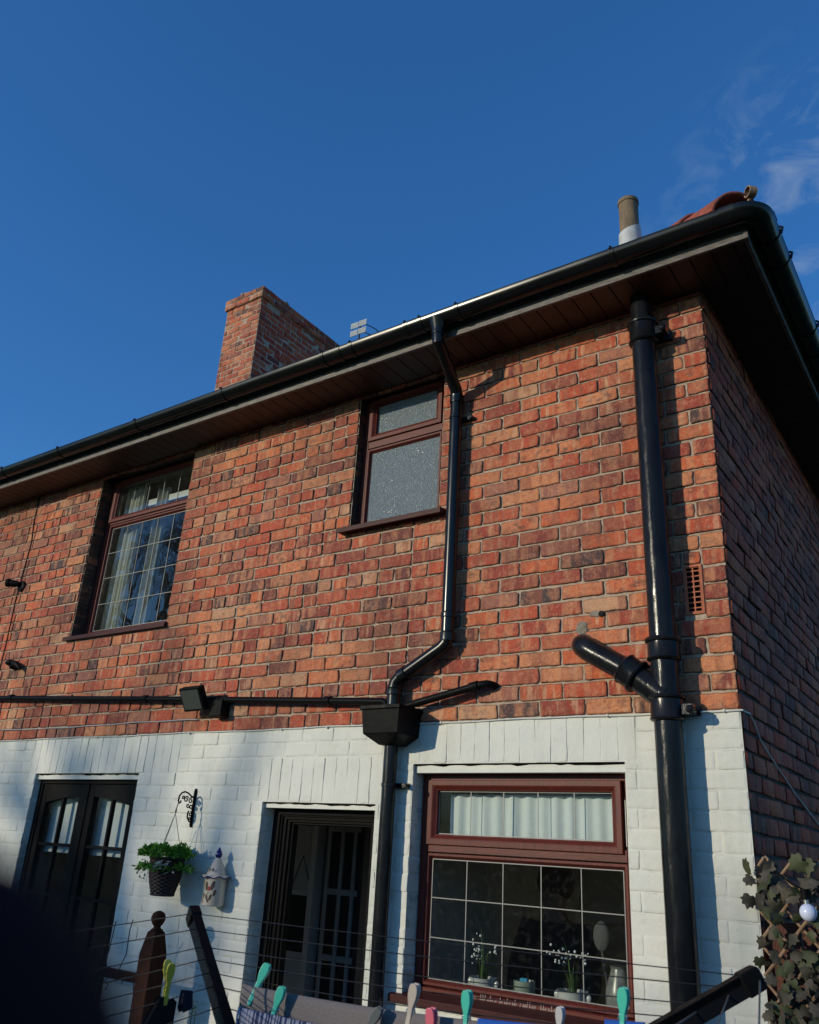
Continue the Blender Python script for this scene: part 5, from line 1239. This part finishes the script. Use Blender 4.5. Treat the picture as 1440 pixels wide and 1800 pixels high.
V += [bp_-rh*.18+Z(1.40), bp_-rh*.24+fh*.05+Z(1.14), wl_, bp_+rh*.18+Z(1.40), bp_+rh*.24+fh*.05+Z(1.14), wr_]
V += [bp_-rh*.09+Z(.90), bp_-rh*.10+Z(.50), bp_-rh*.11-fh*.02+Z(.08), bp_-rh*.11+fh*.12+Z(.035), bp_+rh*.09+Z(.90), bp_+rh*.10+Z(.50), bp_+rh*.11-fh*.02+Z(.08), bp_+rh*.11+fh*.12+Z(.035)]
Eg = [(0, 1), (1, 2), (2, 3), (3, 4), (4, 5), (5, 6), (2, 7), (7, 8), (8, 9), (2, 10), (10, 11), (11, 12), (0, 13), (13, 14), (14, 15), (15, 16), (0, 17), (17, 18), (18, 19), (19, 20)]
R = [(.15, .11), (.14, .10), (.17, .11), (.06, .06), (.06, .07), (.078, .095), (.06, .075), .06, .042, .028, .06, .042, .028, .085, .06, .04, .035, .085, .06, .04, .035]
skin_body("body", [tuple(v) for v in V], Eg, R, M["skin"], pg)
b = MB(); b.ball(tuple(bp_-fh*.02+Z(1.69)), .105, 16, 12); b.build("hair", M["hair"], pg, 'all')
skin_body("jacket", [tuple(V[i]) for i in (0, 1, 2)]+[tuple(bp_+Z(1.44))]+[tuple(V[i]) for i in (7, 8)]+[tuple(V[8]+(V[9]-V[8])*.85)]+[tuple(V[i]) for i in (10, 11)]+[tuple(V[11]+(V[12]-V[11])*.85)],
          [(0, 1), (1, 2), (2, 3), (2, 4), (4, 5), (5, 6), (2, 7), (7, 8), (8, 9)], [(.175, .13), (.165, .125), (.19, .13), (.08, .08), .078, .06, .043, .078, .06, .043], M["top"], pg)
skin_body("trousers", [tuple(bp_+Z(1.0))]+[tuple(V[i]) for i in (13, 14)]+[tuple(V[15]+Vector((0, 0, .05)))]+[tuple(V[i]) for i in (17, 18)]+[tuple(V[19]+Vector((0, 0, .05)))], [(0, 1), (1, 2), (2, 3), (0, 4), (4, 5), (5, 6)], [(.165, .125), .10, .075, .065, .10, .075, .065], M["navy"], pg)
def shade_dark_hand(sg, w, tips):
    b_ = [w, w+(cp(sg*.062, -.085, -.030)-w)*.5, cp(sg*.060, -.082, -.030)]; o = skin_body("shade_dark_hand", [tuple(v) for v in b_], [(0, 1), (1, 2)], [(.026, .020), (.036, .018), (.034, .016)], M["shade_dark_hand"], pg)
    for ch_ in tips:
        V_ = [tuple(cp(*q)) for q in ch_]; skin_body("shade_dark_finger", V_, [(i, i+1) for i in range(len(V_)-1)], [.0120, .0124, .0126, .0128, .0126][:len(V_)], M["shade_dark_hand"], o)
M["shade_dark_hand"] = mat("shade_dark_skin", (.022, .008, .009), .9, spec=.1)  # hand colour darkened in place of the shade on it, no real glove
tip = F3*.040 - R3*.0250 - U3*.0300
shade_dark_hand(-1, wl_, [[(-.066, -.060, -.028), (-.064, -.052, -.004), (-.052, -.045, .020), (-.027, -.0300, .038), (-.0148, -.0205, .0395)],
                [(-.066, -.078, -.026), (-.056, -.078, -.002), (-.036, -.080, .006), (-.016, -.082, .006)], [(-.066, -.096, -.026), (-.056, -.097, -.002), (-.036, -.100, .006), (-.018, -.102, .006)],
                [(-.062, -.112, -.028), (-.054, -.115, -.004), (-.038, -.118, .004), (-.026, -.120, .004)], [(-.058, -.085, -.040), (-.044, -.070, -.034), (-.024, -.060, -.026), (-.008, -.054, -.022)]])
shade_dark_hand(1, wr_, [[(.070, -.060, -.028), (.060, -.058, -.002), (.044, -.058, .006), (.030, -.058, .006)], [(.070, -.078, -.026), (.062, -.078, -.002), (.046, -.080, .006), (.028, -.082, .006)],
               [(.070, -.096, -.026), (.062, -.097, -.002), (.046, -.100, .006), (.030, -.102, .006)], [(.066, -.112, -.028), (.060, -.115, -.004), (.046, -.118, .004), (.034, -.120, .004)],
               [(.060, -.085, -.040), (.052, -.070, -.034), (.036, -.060, -.026), (.022, -.054, -.022)]])
